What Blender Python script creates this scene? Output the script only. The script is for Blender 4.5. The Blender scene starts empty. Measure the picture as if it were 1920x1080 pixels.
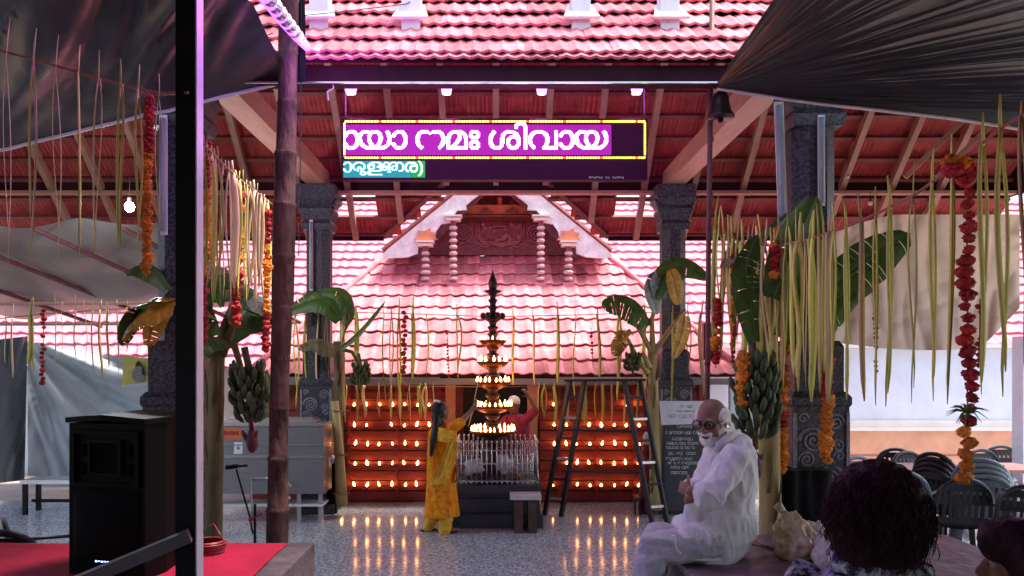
import bpy, math, random
from mathutils import Vector, Matrix, noise
random.seed(7)
S = bpy.context.scene
COL = S.collection
R = math.radians
# ---------------------------------------------------------------- camera, sky, sun, exposure
H, F, VX, VY = 2.0, 1400.0, 930.0, 675.0
cd = bpy.data.cameras.new('camera'); cam = bpy.data.objects.new('camera', cd); COL.objects.link(cam)
cam.location = (0, 0, H); cam.rotation_euler = (R(90), 0, 0)
cd.sensor_width = 36; cd.lens = F / 1920 * 36
cd.shift_x = (960 - VX) / 1920; cd.shift_y = (VY - 540) / 1920
cd.clip_start = 0.05; cd.clip_end = 500
S.camera = cam
SUN_EL, SUN_AZ = 67, 85        # azimuth: direction the light comes from, degrees clockwise from +Y
w = bpy.data.worlds.new('World'); S.world = w; w.use_nodes = True
nt = w.node_tree; bg = nt.nodes['Background']
sky = nt.nodes.new('ShaderNodeTexSky'); sky.sky_type = 'NISHITA'; sky.sun_disc = False
sky.sun_elevation = R(SUN_EL); sky.sun_rotation = R(SUN_AZ); sky.dust_density = 4; sky.air_density = 1.0
nt.links.new(sky.outputs[0], bg.inputs[0]); bg.inputs[1].default_value = 0.10
sl = bpy.data.lights.new('sun', 'SUN'); sl.energy = 1.5; sl.angle = R(14); sl.color = (1, .90, .82)
so = bpy.data.objects.new('sun', sl); COL.objects.link(so); so.location = (0, -5, 20)
sd = Vector((math.sin(R(SUN_AZ)) * math.cos(R(SUN_EL)), math.cos(R(SUN_AZ)) * math.cos(R(SUN_EL)), math.sin(R(SUN_EL))))
so.rotation_euler = sd.to_track_quat('Z', 'Y').to_euler()
S.view_settings.view_transform = 'Standard'; S.view_settings.look = 'None'
S.view_settings.exposure = 2.42; S.view_settings.gamma = 1; S.view_settings.use_curve_mapping = False
S.cycles.max_bounces = 8; S.cycles.diffuse_bounces = 5; S.cycles.use_denoising = True
S.cycles.sample_clamp_indirect = 6

# ---------------------------------------------------------------- helpers
def P(px, py, d): return Vector(((px - VX) / F * d, d, H + (VY - py) / F * d))
def V(*a): return Vector(a)
OFF = {}
class MB:
    def __init__(s): s.v = []; s.f = []; s.m = []; s.mi = 0
    def add(s, vs, fs):
        b = len(s.v); s.v += [tuple(x) for x in vs]
        for f in fs: s.f.append([b + i for i in f]); s.m.append(s.mi)
        return s
    def box(s, c, d, rot=None):
        c = Vector(c); h = Vector(d) / 2; vs = []
        for x in (-1, 1):
            for y in (-1, 1):
                for z in (-1, 1):
                    p = Vector((x * h.x, y * h.y, z * h.z))
                    if rot: p = rot @ p
                    vs.append(c + p)
        return s.add(vs, [(0, 1, 3, 2), (4, 6, 7, 5), (0, 4, 5, 1), (2, 3, 7, 6), (0, 2, 6, 4), (1, 5, 7, 3)])
    def bbox(s, x0, x1, y0, y1, z0, z1): return s.box(((x0 + x1) / 2, (y0 + y1) / 2, (z0 + z1) / 2), (x1 - x0, y1 - y0, z1 - z0))
    def bar(s, a, b, w, h, up=(0, 0, 1)):
        a = Vector(a); b = Vector(b); y = (b - a); L = y.length; y.normalize()
        x = y.cross(Vector(up))
        if x.length < 1e-4: x = y.cross(Vector((1, 0, 0)))
        x.normalize(); z = x.cross(y)
        return s.box((a + b) / 2, (w, L, h), Matrix((x, y, z)).transposed())
    def tube(s, pts, r, n=6, cap=True, flat=1.0, up=(0, 0, 1)):
        pts = [Vector(p) for p in pts]; k = len(pts)
        if not isinstance(r, (list, tuple)): r = [r] * k
        vs = []; px = None
        for i, p in enumerate(pts):
            t = (pts[min(i + 1, k - 1)] - pts[max(i - 1, 0)]); t = t.normalized() if t.length > 1e-9 else Vector((0, 0, 1))
            if px is None:
                u = Vector(up); px = t.cross(u)
                if px.length < .05: px = t.cross(Vector((0, 1, 0)))
                if px.length < .05: px = t.cross(Vector((1, 0, 0)))
            px = (px - t * px.dot(t)).normalized(); py = t.cross(px)
            for j in range(n):
                a = 2 * math.pi * j / n
                vs.append(p + px * (math.cos(a) * r[i]) + py * (math.sin(a) * r[i] * flat))
        fs = []
        for i in range(k - 1):
            for j in range(n):
                j2 = (j + 1) % n
                fs.append((i * n + j, i * n + j2, (i + 1) * n + j2, (i + 1) * n + j))
        if cap: fs += [tuple(reversed(range(n))), tuple(range((k - 1) * n, k * n))]
        return s.add(vs, fs)
    def lathe(s, prof, n=16, o=(0, 0, 0), sq=False):
        o = Vector(o); vs = []
        for r, z in prof:
            for j in range(n):
                a = 2 * math.pi * (j + .5) / n
                q = 1 / math.cos(math.pi / n) if sq else 1
                vs.append(o + Vector((math.cos(a) * r * q, math.sin(a) * r * q, z)))
        fs = []
        for i in range(len(prof) - 1):
            for j in range(n):
                j2 = (j + 1) % n
                fs.append((i * n + j, i * n + j2, (i + 1) * n + j2, (i + 1) * n + j))
        fs += [tuple(reversed(range(n))), tuple(range((len(prof) - 1) * n, len(prof) * n))]
        return s.add(vs, fs)
    def sheet(s, fn, nu, nv):
        vs = [fn(i / nu, j / nv) for j in range(nv + 1) for i in range(nu + 1)]
        return s.add(vs, [(j * (nu + 1) + i, j * (nu + 1) + i + 1, (j + 1) * (nu + 1) + i + 1, (j + 1) * (nu + 1) + i) for j in range(nv) for i in range(nu)])
    def ball(s, c, r, nu=12, nv=8, rot=None, jit=0):
        c = Vector(c)
        if not isinstance(r, (tuple, list, Vector)): r = (r, r, r)
        vs = []
        for i in range(nv + 1):
            th = math.pi * i / nv
            for j in range(nu):
                a = 2 * math.pi * j / nu
                k = 1 + random.uniform(-jit, jit)
                p = Vector((math.sin(th) * math.cos(a) * r[0], math.sin(th) * math.sin(a) * r[1], math.cos(th) * r[2])) * k
                if rot: p = rot @ p
                vs.append(c + p)
        fs = []
        for i in range(nv):
            for j in range(nu):
                j2 = (j + 1) % nu; q = (i * nu + j, (i + 1) * nu + j, (i + 1) * nu + j2, i * nu + j2)
                fs.append(q)
        return s.add(vs, fs)
    def limb(s, a, b, ra, rb, n=12):
        a = Vector(a); b = Vector(b); k = 5
        s.tube([a.lerp(b, i / k) for i in range(k + 1)], [ra + (rb - ra) * i / k for i in range(k + 1)], n)
        s.ball(a, ra, n, 8); s.ball(b, rb, n, 8); return s
    def prism(s, pts, ext):
        pts = [Vector(p) for p in pts]; n = len(pts); e = Vector(ext)
        fs = [tuple(range(n)), tuple(reversed(range(n, 2 * n)))]
        for i in range(n):
            j = (i + 1) % n; fs.append((i, i + n, j + n, j))
        return s.add(pts + [p + e for p in pts], fs)
def mesh_of(mb, name, off=Vector((0, 0, 0)), smooth=False, mats=None):
    me = bpy.data.meshes.new(name)
    me.from_pydata([(x - off.x, y - off.y, z - off.z) for x, y, z in mb.v], [], mb.f)
    for m in (mats or []): me.materials.append(m)
    if mats and len(mats) > 1: me.polygons.foreach_set('material_index', mb.m)
    if smooth: me.polygons.foreach_set('use_smooth', [True] * len(me.polygons))
    me.update(); return me
def tag(o, label=None, cat=None, group=None, kind=None):
    if label: o['label'] = label
    if cat: o['category'] = cat
    if group: o['group'] = group
    if kind: o['kind'] = kind
    return o
def thing(name, label, cat, loc=(0, 0, 0), group=None, kind=None):
    o = bpy.data.objects.new(name, None); COL.objects.link(o); o.location = loc; o.empty_display_size = .1
    OFF[o] = Vector(loc); return tag(o, label, cat, group, kind)
def obj(name, mb, mat, parent=None, smooth=False, kind=None, origin=None):
    off = OFF[parent] if parent else (Vector(origin) if origin is not None else Vector((0, 0, 0)))
    me = mesh_of(mb, name, off, smooth, mat if isinstance(mat, list) else [mat])
    o = bpy.data.objects.new(name, me); COL.objects.link(o)
    if parent: o.parent = parent
    elif origin is not None: o.location = off
    OFF[o] = off.copy()
    if kind: o['kind'] = kind
    return o
def inst(name, me, M, parent):
    o = bpy.data.objects.new(name, me); COL.objects.link(o); o.parent = parent
    M = M.copy(); M.translation = M.translation - OFF[parent]; o.matrix_local = M
    OFF[o] = M.translation + OFF[parent]; return o
def copy_tree(o, parent=None):
    c = o.copy(); COL.objects.link(c)
    if parent: c.parent = parent
    for ch in o.children: copy_tree(ch, c)
    return c
def basis(o, x, y, z):
    m = Matrix((x, y, z)).transposed().to_4x4(); m.translation = o; return m
def mat(name, col, *a, tight=None, **k):
    m = mat_(name, col, *a, **k)
    if tight:
        e = [n for n in m.node_tree.nodes if n.type == 'VALTORGB'][0].color_ramp.elements; e[0].position, e[1].position = tight
    return m
def mat_(name, col, rough=.6, var=.15, scale=6, bump=0, metal=0, emit=None, es=0, spec=.4, rnd=0, bscale=None, col2=None, detail=4, trans=0, stretch=None):
    m = bpy.data.materials.new(name); m.use_nodes = True; n = m.node_tree.nodes; l = m.node_tree.links
    b = n['Principled BSDF']; b.inputs['Roughness'].default_value = rough; b.inputs['Metallic'].default_value = metal
    b.inputs['Specular IOR Level'].default_value = spec
    if trans: b.inputs['Transmission Weight'].default_value = trans
    tc = n.new('ShaderNodeTexCoord'); oi = n.new('ShaderNodeObjectInfo')
    ad = n.new('ShaderNodeVectorMath'); ad.operation = 'MULTIPLY_ADD'
    l.new(oi.outputs['Random'], ad.inputs[0]); ad.inputs[1].default_value = (13, 7, 5)
    src = tc.outputs['Object']
    if stretch:
        mp = n.new('ShaderNodeMapping'); mp.inputs['Scale'].default_value = stretch; l.new(src, mp.inputs[0]); src = mp.outputs[0]
    l.new(src, ad.inputs[2])
    nz = n.new('ShaderNodeTexNoise'); nz.inputs['Scale'].default_value = scale; nz.inputs['Detail'].default_value = detail; nz.inputs['Roughness'].default_value = .65
    l.new(ad.outputs[0], nz.inputs['Vector'])
    cr = n.new('ShaderNodeValToRGB'); e = cr.color_ramp.elements
    c2 = col2 or tuple(min(1, c * (1 + var)) for c in col)
    c1 = col if col2 else tuple(c * (1 - var) for c in col)
    e[0].position = .32; e[1].position = .68; e[0].color = (*c1, 1); e[1].color = (*c2, 1)
    l.new(nz.outputs['Fac'], cr.inputs[0]); out = cr.outputs[0]
    if rnd:
        hs = n.new('ShaderNodeHueSaturation'); mr = n.new('ShaderNodeMapRange')
        mr.inputs['To Min'].default_value = 1 - rnd; mr.inputs['To Max'].default_value = 1 + rnd
        l.new(oi.outputs['Random'], mr.inputs[0]); l.new(mr.outputs[0], hs.inputs['Value']); l.new(out, hs.inputs['Color']); out = hs.outputs[0]
    l.new(out, b.inputs['Base Color'])
    if bump:
        bp = n.new('ShaderNodeBump'); bp.inputs['Strength'].default_value = bump; bp.inputs['Distance'].default_value = .02
        n2 = n.new('ShaderNodeTexNoise'); n2.inputs['Scale'].default_value = bscale or scale * 3; n2.inputs['Detail'].default_value = 5
        l.new(ad.outputs[0], n2.inputs['Vector']); l.new(n2.outputs['Fac'], bp.inputs['Height']); l.new(bp.outputs[0], b.inputs['Normal'])
    if emit: b.inputs['Emission Color'].default_value = (*emit, 1); b.inputs['Emission Strength'].default_value = es
    return m
def wav(x, y=0, z=0): return noise.noise(Vector((x, y, z)))
ORD = 'first second third fourth fifth sixth seventh eighth ninth tenth eleventh twelfth'.split()

# ---------------------------------------------------------------- materials
TILE = mat('roof_tile_pink', (.58, .17, .19), .9, .30, 4, .4, rnd=.30, col2=(.74, .29, .31), bscale=30, spec=.15)
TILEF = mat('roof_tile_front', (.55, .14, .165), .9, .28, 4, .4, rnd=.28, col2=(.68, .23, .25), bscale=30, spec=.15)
TILEW = mat('roof_tile_wing', (.56, .20, .255), .8, .2, 2, .2)
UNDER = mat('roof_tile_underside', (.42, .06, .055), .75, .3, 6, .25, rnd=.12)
BATTEN = mat('batten_wood', (.20, .055, .05), .7, .2, 8)
RAFTER = mat('rafter_paint', (.36, .19, .14), .55, .15, 6, .1)
BEAM = mat('beam_paint', (.42, .23, .17), .5, .14, 4, .1, stretch=(3, .5, 3))
DARKBEAM = mat('dark_beam', (.030, .009, .013), .8, .2, 5, .1, spec=.12)
GRANITE = mat('dark_granite', (.016, .017, .024), .45, .3, 45, .3, col2=(.085, .088, .105), bscale=70, tight=(.42, .60))
CARVE = mat('carved_granite', (.24, .25, .29), .5, .3, 40, .3)
GRANITED = mat('polished_black_granite', (.03, .033, .04), .28, .3, 50, .05, col2=(.075, .08, .09))
FLOORM = mat('floor_granite', (.22, .235, .255), .11, .2, 42, 0, col2=(.62, .65, .70), spec=.6, detail=2, tight=(.42, .60))
GROUND = mat('ground_earth', (.22, .17, .14), .9, .3, 3, .4)
PLANK = mat('red_plank', (.29, .042, .024), .5, .25, 7, .2, rnd=.12, stretch=(.6, 2, 8))
PLANKD = mat('dark_red_frame', (.17, .03, .022), .5, .2, 9, .1)
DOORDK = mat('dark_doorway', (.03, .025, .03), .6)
WHITEP = mat('white_paint', (.72, .70, .66), .6, .06, 4)
RINGM = mat('faded_pink_ring', (.56, .42, .43), .6, .12, 8)
GREYP = mat('gutter_grey', (.26, .25, .27), .5, .15, 5)
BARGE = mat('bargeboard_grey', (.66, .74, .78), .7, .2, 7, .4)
BARGED = mat('bargeboard_dark_wood', (.20, .11, .13), .7, .25, 7, .3)  # inner board in its own darker purplish colour
GABLE = mat('gable_wood', (.20, .075, .075), .6, .3, 12, .4)
ORANGEP = mat('orange_wood', (.62, .24, .13), .5, .15, 6)
BRASS = mat('brass_tier', (.20, .065, .03), .4, .25, 14, .1, metal=.85)
BRASSD = mat('dark_bronze', (.055, .026, .026), .4, .3, 14, .2, metal=.6)
FLAME = mat('flame', (1, .6, .25), .5, 0, emit=(1, .40, .11), es=5.4)
STEEL = mat('stainless_steel', (.28, .26, .265), .35, .08, 3, .03, metal=.55, stretch=(1, 1, 12))
STEELB = mat('bright_steel', (.62, .60, .60), .25, .08, 10, metal=.8)
BLACK = mat('black_plastic', (.0018, .0018, .0022), .5, .2, 40, .1, spec=.06)
BLACKM = mat('black_steel', (.007, .006, .008), .4, .2, 10, spec=.15)
GRILLE = mat('speaker_grille', (.002, .002, .0024), .6, .3, 200, .5, bscale=250, spec=.05)
TARPD = mat('dark_tarpaulin', (.042, .035, .038), .33, .25, 2, .35, bscale=5)
TARPR = mat('charcoal_tarpaulin', (.030, .025, .027), .34, .2, 2, .25, bscale=5)
TARPG = mat('blue_grey_tarpaulin', (.46, .54, .58), .38, .15, 2, .4, bscale=7)
TARPB = mat('beige_tarpaulin', (.58, .44, .33), .55, .08, 2, .2, bscale=6)
RED = mat('red_carpet', (.20, .008, .026), .9, .14, 3, .4, bscale=40, spec=.1)
CONC = mat('stage_top', (.022, .017, .021), .5, .35, 5, .6, col2=(.085, .065, .075), bscale=14)
STAGEP = mat('stage_purple_cover', (.050, .028, .033), .5, .35, 3.2, .6, col2=(.25, .17, .185), bscale=9, spec=.25)
AREC = mat('areca_trunk', (.030, .014, .013), .85, .4, 9, .9, col2=(.11, .055, .05), spec=.15, stretch=(1, 1, .4))
BAMB = mat('thin_pole_wood', (.15, .06, .06), .6, .3, 9, .3)
LEAF = mat('palm_leaf_pale', (.58, .57, .11), .5, .3, 9, .1, rnd=.25, stretch=(1, 1, .15))
LEAFC = mat('palm_leaf_cream', (.76, .57, .28), .5, .25, 9, .1, rnd=.2, stretch=(1, 1, .15))
LEAFD = mat('palm_leaf_dry', (.50, .36, .12), .5, .3, 9, .1, rnd=.25, stretch=(1, 1, .15))
LEAFY = mat('palm_leaf_yellow', (.62, .54, .12), .5, .2, 9, .1)
BANL = mat('banana_leaf_green', (.030, .085, .014), .45, .5, 7, .3, col2=(.10, .19, .03))
BANY = mat('banana_leaf_yellow', (.46, .25, .025), .45, .4, 9, .3)
BANP = mat('banana_leaf_pale', (.30, .40, .36), .45, .2, 9, .2)
BTRK = mat('banana_trunk_dark', (.075, .058, .026), .6, .5, 6, .4, col2=(.20, .17, .06), stretch=(1, 1, .25))
BTRKY = mat('banana_trunk_yellow', (.33, .25, .085), .6, .3, 6, .3, col2=(.50, .40, .16), stretch=(1, 1, .25))
BANANA = mat('green_banana', (.048, .075, .022), .45, .35, 8, .1, rnd=.3)
BUDM = mat('banana_bud', (.10, .018, .035), .5, .3, 10)
MARO = mat('marigold_orange', (.80, .25, .018), .7, .3, 40, .4, rnd=.3)
MARR = mat('marigold_red', (.42, .022, .02), .7, .3, 40, .4, rnd=.35)
STRING = mat('string_brown', (.30, .13, .07), .8)
WIRE = mat('black_wire', (.01, .01, .012), .6)
TUBEW = mat('white_light_tube', (.34, .40, .42), .35, .15, 6)
VIOLET = mat('violet_light_tube', (.7, .5, .9), .3, 0, emit=(.42, .06, 1.0), es=.75)
LAVEN = mat('lavender_downlight', (.8, .7, .9), .3, 0, emit=(.72, .26, 1.0), es=.6)
BULB = mat('white_bulb', (1, 1, 1), .3, 0, emit=(.9, .95, 1), es=30)
SKIN = mat('skin_brown', (.22, .105, .075), .5, .15, 14, .1)
SKIND = mat('skin_deep_brown', (.15, .07, .055), .5, .15, 14, .1)
HAIR = mat('black_hair', (.010, .007, .009), .42, .3, 30, .3)
HAIRR = mat('dark_auburn_hair', (.032, .010, .014), .6, .4, 30, .3, spec=.15)
WHAIR = mat('white_hair', (.78, .74, .74), .8, .15, 60, .4)
LINEN = mat('white_linen', (.66, .64, .665), .9, .06, 9, .5, bscale=14, spec=.1)
TROUS = mat('lavender_cotton', (.40, .37, .44), .9, .08, 9, .5, bscale=14, spec=.1)
YELK = mat('yellow_orange_print', (.88, .42, .02), .85, .3, 16, .2, col2=(.72, .12, .012), spec=.1)
YELD = mat('yellow_scarf', (.82, .44, .03), .8, .2, 18, .2)
MARS = mat('maroon_shirt', (.22, .018, .05), .8, .25, 14, .2)
CREAM = mat('cream_lettering', (.75, .75, .72), .7, .05)
PAPER = mat('white_paper', (.70, .74, .76), .7, .03, 3)
YPAP = mat('yellow_poster', (.72, .68, .16), .6, .15, 9)
BROWNBAG = mat('tan_plastic_bag', (.30, .17, .09), .28, .3, 6, .5, col2=(.62, .48, .33), bscale=16)
WBAG = mat('white_plastic_bag', (.62, .52, .52), .4, .2, 8, .4, bscale=16)
WALLB = mat('blue_white_wall', (.62, .68, .80), .8, .08, 2, .1)
WALLO = mat('orange_dado', (.62, .33, .22), .8, .12, 3, .1)
GLASSB = mat('pale_window_glass', (.55, .72, .80), .15, .05, 3)
CHB = mat('black_chair_plastic', (.02, .019, .022), .3, .2, 8)
CHG = mat('grey_chair_plastic', (.20, .23, .26), .3, .15, 8)
TABLEM = mat('brown_table_top', (.30, .14, .12), .45, .2, 6)
BLKCLOTH = mat('black_cloth', (.006, .006, .007), .9, .2, 12, .3)
WOODD = mat('dark_wood', (.08, .04, .03), .6, .3, 10, .2)
LADDER = mat('ladder_dark_steel', (.028, .022, .025), .5, .3, 12, .2)
REDCAN = mat('dark_red_metal', (.20, .02, .03), .4, .2, 8)
EYEM = mat('eye_white', (.38, .33, .31), .4, .1, 20)
PRINTG = mat('poster_print_grey', (.33, .35, .37), .7, .2, 30)
PRINTD = mat('poster_print_dark', (.05, .04, .04), .7, .2, 30)

# ---------------------------------------------------------------- the setting
def sheetbox(name, x0, x1, y0, y1, z, m, n=1):
    b = MB(); b.sheet(lambda u, v: (x0 + (x1 - x0) * u, y0 + (y1 - y0) * v, z), n, n); return obj(name, b, m, kind='structure')
sheetbox('ground', -150, 150, -60, 240, -.10, GROUND)
b = MB(); b.bbox(-7.5, 8.2, -2, 10.62, -.09, 0); obj('pavement', b, FLOORM, kind='structure')
b = MB(); b.bbox(-12, 14, 10.7, 30, -.098, -.05); obj('courtyard_path', b, mat('yard_concrete', (.45, .38, .34), .8, .2, 2), kind='structure')

# ---- tiles
def tile_mesh(name, W, L, m, ribs=False, two=False):
    b = MB(); T = .018
    if ribs: prof = [(-.5, .0), (-.4, .012), (-.32, 0), (-.2, .016), (-.1, 0), (0, .016), (.1, 0), (.22, .016), (.32, 0), (.42, .014), (.5, .0)]
    else: prof = [(-.5, .006), (-.36, .0), (-.14, .003), (.02, .010), (.16, .022), (.30, .025), (.44, .015), (.5, .006)]
    if two: prof = [(-.5, .003), (-.38, .008), (-.25, .018), (-.12, .008), (0, .003), (.12, .008), (.25, .018), (.38, .008), (.5, .003)]
    n = len(prof); vs = []
    for (t, yy, lift) in ((0, -L * .06, .036), (0, L * 1.02, .0), (1, -L * .06, .036), (1, L * 1.02, .0)):
        for x, z in prof: vs.append((x * W * 1.015, yy, z + lift - (T if t else 0)))
    fs = []
    for i in range(n - 1):
        fs.append((i, i + 1, n + i + 1, n + i)); fs.append((2 * n + i, 3 * n + i, 3 * n + i + 1, 2 * n + i + 1)); fs.append((i, 2 * n + i, 2 * n + i + 1, i + 1))
    b.add(vs, fs); return mesh_of(b, name, mats=[m])
def lay(me, o, u, v, n, W, L, xs, j, parent, name='tile', wob=.006):
    for x in xs:
        a = random.uniform(-wob, wob) * (3 if random.random() < .12 else 1); sl_ = -random.uniform(.01, .03) if random.random() < .07 else random.uniform(-.004, .004)
        q = basis(o + u * x + v * (j * L + sl_) + n * random.uniform(0, .009), u, (v + u * a).normalized(), n)
        inst(name, me, q, parent)
# ---------------------------------------------------------------- pavilion
pav = thing('pavilion', 'open pavilion with dark stone pillars, painted beams and a pink tiled roof', 'pavilion', (0, 5.2, 0))
PX, DN, DF = 2.34, 5.58, 9.9
SL = math.sqrt(.5)
def pillar(x, d, carved=False):
    b = MB(); h = .14; o = (x, d, 0)
    b.lathe([(.24, 0), (.24, .12), (.205, .14), (.205, 1.66), (.218, 1.68), (.218, 1.73), (.19, 1.77)], 4, o, True)
    b.lathe([(.178, 1.76), (.178, 2.1), (.155, 2.14)], 4, o, True)
    b.lathe([(.158, 2.10), (.158, 3.72)], 8, o, True)
    b.lathe([(.175, 3.70), (.195, 3.78), (.165, 3.83), (.19, 3.90), (.21, 3.97), (.19, 4.02), (.25, 4.10), (.25, 4.28)], 4, o, True)
    p = obj('pillar', b, GRANITE, pav)
    r = MB()                                   # corner beading and carved scrolls on the pedestal face
    for sx in (-1, 1):
        r.bbox(x + sx * .19 - .012, x + sx * .19 + .012, d - .219, d - .2055, .2, 1.62)
    def spiral(cx, cz, r0, turns, s):
        pts = []
        for i in range(int(turns * 16) + 1):
            a = i / 16 * 2 * math.pi; q = r0 * (1 - i / (turns * 16 + 2))
            pts.append((cx + math.cos(a) * q * s, d - .207, cz + math.sin(a) * q))
        r.tube(pts, .009, 5)
    for k in range(5):
        s = 1 if k % 2 else -1
        spiral(x + s * .06, .34 + k * .27, .095, 2.6, s); spiral(x - s * .105, .47 + k * .27, .062, 2.0, -s)
        spiral(x + s * .05, .34 + k * .27, .125, .6, s); spiral(x - s * .12, .30 + k * .27, .05, 1.6, s); spiral(x + s * .13, .50 + k * .27, .04, 1.4, -s)
    obj('carving', r, CARVE, p)
    for sx in (-1, 1):
        c = MB()
        for i in range(5): c.ball((x + sx * (.17 + .018 * i), d - .16, 3.86 + .055 * i), (.03, .03, .035), 6, 4)
        obj('capital_scroll', c, GRANITE, p)
for x in (-PX, PX):
    for d in (DN, DF): pillar(x, d)
for x in (-PX, PX):
    b = MB(); b.bbox(x - .12, x + .12, DN + .18, DF + .1, 4.285, 4.50); obj('long_beam', b, BEAM, pav)
b = MB(); b.bbox(-7, 7, DF + .105, DF + .28, 4.25, 4.46); obj('back_beam', b, DARKBEAM, pav)
b = MB(); b.bbox(-7, 7, DF - .02, DF + .10, 4.205, 4.245); obj('back_rail', b, RAFTER, pav)
b = MB(); b.bbox(-7, 7, DN + .02, DN + .16, 4.285, 4.40); obj('front_plate', b, DARKBEAM, pav)
# front slope seen from above: eave at d=5.2, z=4.07
fe = Vector((0, 5.13, 4.085)); fu, fv, fn = Vector((1, 0, 0)), Vector((0, SL, SL)), Vector((0, -SL, SL))
ft = tile_mesh('front_tile', .20, .24, TILEF, two=True)
fr = MB(); fr.sheet(lambda u, v: fe + fu * (-7 + 14 * u) + fv * (v * 3.6) - fn * .045, 1, 1)
frs = obj('front_roof', fr, BATTEN, pav)
for j in range(9): lay(ft, fe, fu, fv, fn, .20, .24, [-1.9 + .20 * i + (.03 if j % 2 else 0) for i in range(20)], j, frs)
lay(ft, fe + V(0, -.02, -.05), fu, fv, fn, .20, .24, [-1.87 + .20 * i for i in range(20)], 0, frs)
rest = MB()
tp = [tuple(v.co) for v in ft.vertices]; tf = [tuple(p.vertices) for p in ft.polygons]
def bake(mb, me_v, me_f, o, u, v, n): mb.add([o + u * a + v * bb + n * c for a, bb, c in me_v], me_f)
for j in range(15):
    for i in range(70):
        x = -6.9 + .20 * i
        if -1.95 < x < 1.95 and j < 9: continue
        bake(rest, tp, tf, fe + fu * x + fv * (j * .24), fu, fv, fn)
obj('outer_tiles', rest, TILEF, frs, kind='stuff')
b = MB(); b.bbox(-7, 7, 5.16, 5.30, 3.925, 4.035); obj('eave_beam', b, DARKBEAM, pav)
b = MB(); b.bbox(-7, 7, 5.155, 5.175, 3.914, 3.923); obj('eave_strip', b, STEELB, pav)
# back slope seen from underneath
be = Vector((0, 10.66, 3.79)); bu, bv, bn = Vector((-1, 0, 0)), Vector((0, -SL, SL)), Vector((0, SL, SL))
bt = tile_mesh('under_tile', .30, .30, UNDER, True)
def gap(y): return (84 + max(0, y - 352) * 1.50) / F * 10.5          # half-width of the opening the shrine gable rises through
br = obj('back_roof', MB().bbox(-7, -gap(438), 10.60, 10.66, 3.70, 3.78).bbox(gap(438), 7, 10.60, 10.66, 3.70, 3.78), DARKBEAM, pav)
GROW = {j: gap(VY - (3.79 + j * .30 * SL + .1 - H) / (10.66 - j * .30 * SL) * F) for j in range(4)}
GROW = {j: g for j, g in GROW.items() if VY - (3.79 + j * .30 * SL - H) / (10.66 - j * .30 * SL) * F > 345}
rest = MB(); tp2 = [tuple(v.co) for v in bt.vertices]; tf2 = [tuple(p.vertices) for p in bt.polygons]
hole = {(1, -8), (1, -7), (1, -6), (2, -7), (2, -6), (1, 6), (1, 7), (1, 8), (2, 6), (2, 7)}
NB = 14
for j in range(NB):
    for i in range(-23, 24):
        if (j, i) in hole or (j in GROW and abs(i * .30) < GROW[j]): continue
        o = be + bu * (-i * .30) + bv * (j * .30)
        if 1 <= j <= 7 and abs(i) <= 5: inst('tile', bt, basis(o, bu, bv, bn), br)
        else: bake(rest, tp2, tf2, o, bu, bv, bn)
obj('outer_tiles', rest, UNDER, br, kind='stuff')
for j in range(NB):
    b = MB(); c = be + bv * (j * .30 + .02) - bn * .045
    RB = basis(V(0, 0, 0), bu, bv, bn).to_3x3(); g = GROW.get(j)
    if g is None: b.box(c, (14, .05, .045), RB); obj('batten', b, BATTEN, br)
    else:
        for s in (-1, 1): b = MB(); b.box(c + V(s * (g + 7) / 2, 0, 0), (7 - g, .05, .045), RB); obj('batten', b, BATTEN, br)
for i in range(-9, 10):
    b = MB(); x = i * .66 + .0
    st_ = next((j * .30 for j in range(4) if abs(x) > GROW.get(j, 0) + .05), 0.9); b.bar(be + V(x, 0, 0) - bn * .115 + bv * st_, be + V(x, 0, 0) - bn * .115 + bv * 4.1, .075, .09, up=bn); obj('rafter', b, RAFTER, pav)
for s in (-1, 1):
    b = MB(); b.bar(be + V(s * gap(438), 0, -.02), be + V(s * gap(352), 0, 0) + bv * .95 - bn * .05, .06, .10, up=bn); obj('opening_trim', b, BATTEN, pav)
b = MB(); b.bbox(-7, 7, 7.70, 7.95, 6.50, 6.75); obj('ridge', b, TILEF, pav)
for x in (-6.9, 6.9):                        # gable ends close the roof
    b = MB(); b.prism([(x, 5.4, 4.2), (x, 10.3, 4.2), (x, 7.8, 6.55)], (.06 if x > 0 else -.06, 0, 0)); obj('gable_end', b, DARKBEAM, pav)
for i, px in enumerate((601, 772, 1088, 1253)):
    q = P(px, 42, 5.48); b = MB(); b.bbox(q.x - .068, q.x + .068, 5.42, 5.55, 4.36, 7.6); p = obj('roof_post', b, WHITEP, pav)
    b = MB(); b.prism([q + V(-.13, -.10, -.02), q + V(.13, -.10, -.02), q + V(.09, .04, .13), q + V(-.09, .04, .13)], fn * .02); obj('flashing', b, WHITEP, p)
for x, y0 in ((6.05, 0), (6.45, 0)):
    b = MB(); b.bar((x, 9.0, 5.3), (x - .9 + y0, 9.4, 4.3), .06, .06); obj('brace', b, RAFTER, pav)
for i, px in enumerate((655, 836, 1017, 1197)):
    q = P(px, 150, 5.32) - V(0, 0, .022); b = MB(); b.prism([q + V(-.042, 0, 0), q + V(.042, 0, 0), q + V(.03, 0, -.055), q + V(-.03, 0, -.055)], (0, .08, 0))
    tag(obj('downlight', b, LAVEN), 'lavender downlight under the dark eave beam, %s from the violet tube' % ORD[i], 'downlight', 'downlights under the eave beam')
    l_ = bpy.data.lights.new('downlight_glow', 'SPOT'); l_.energy = 11; l_.color = (.85, .16, 1); l_.shadow_soft_size = .04; l_.spot_size = R(95); l_.spot_blend = .6
    lo = bpy.data.objects.new('downlight_glow', l_); COL.objects.link(lo); lo.location = q + V(0, .05, -.075); lo.rotation_euler = (R(114), 0, 0)

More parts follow.
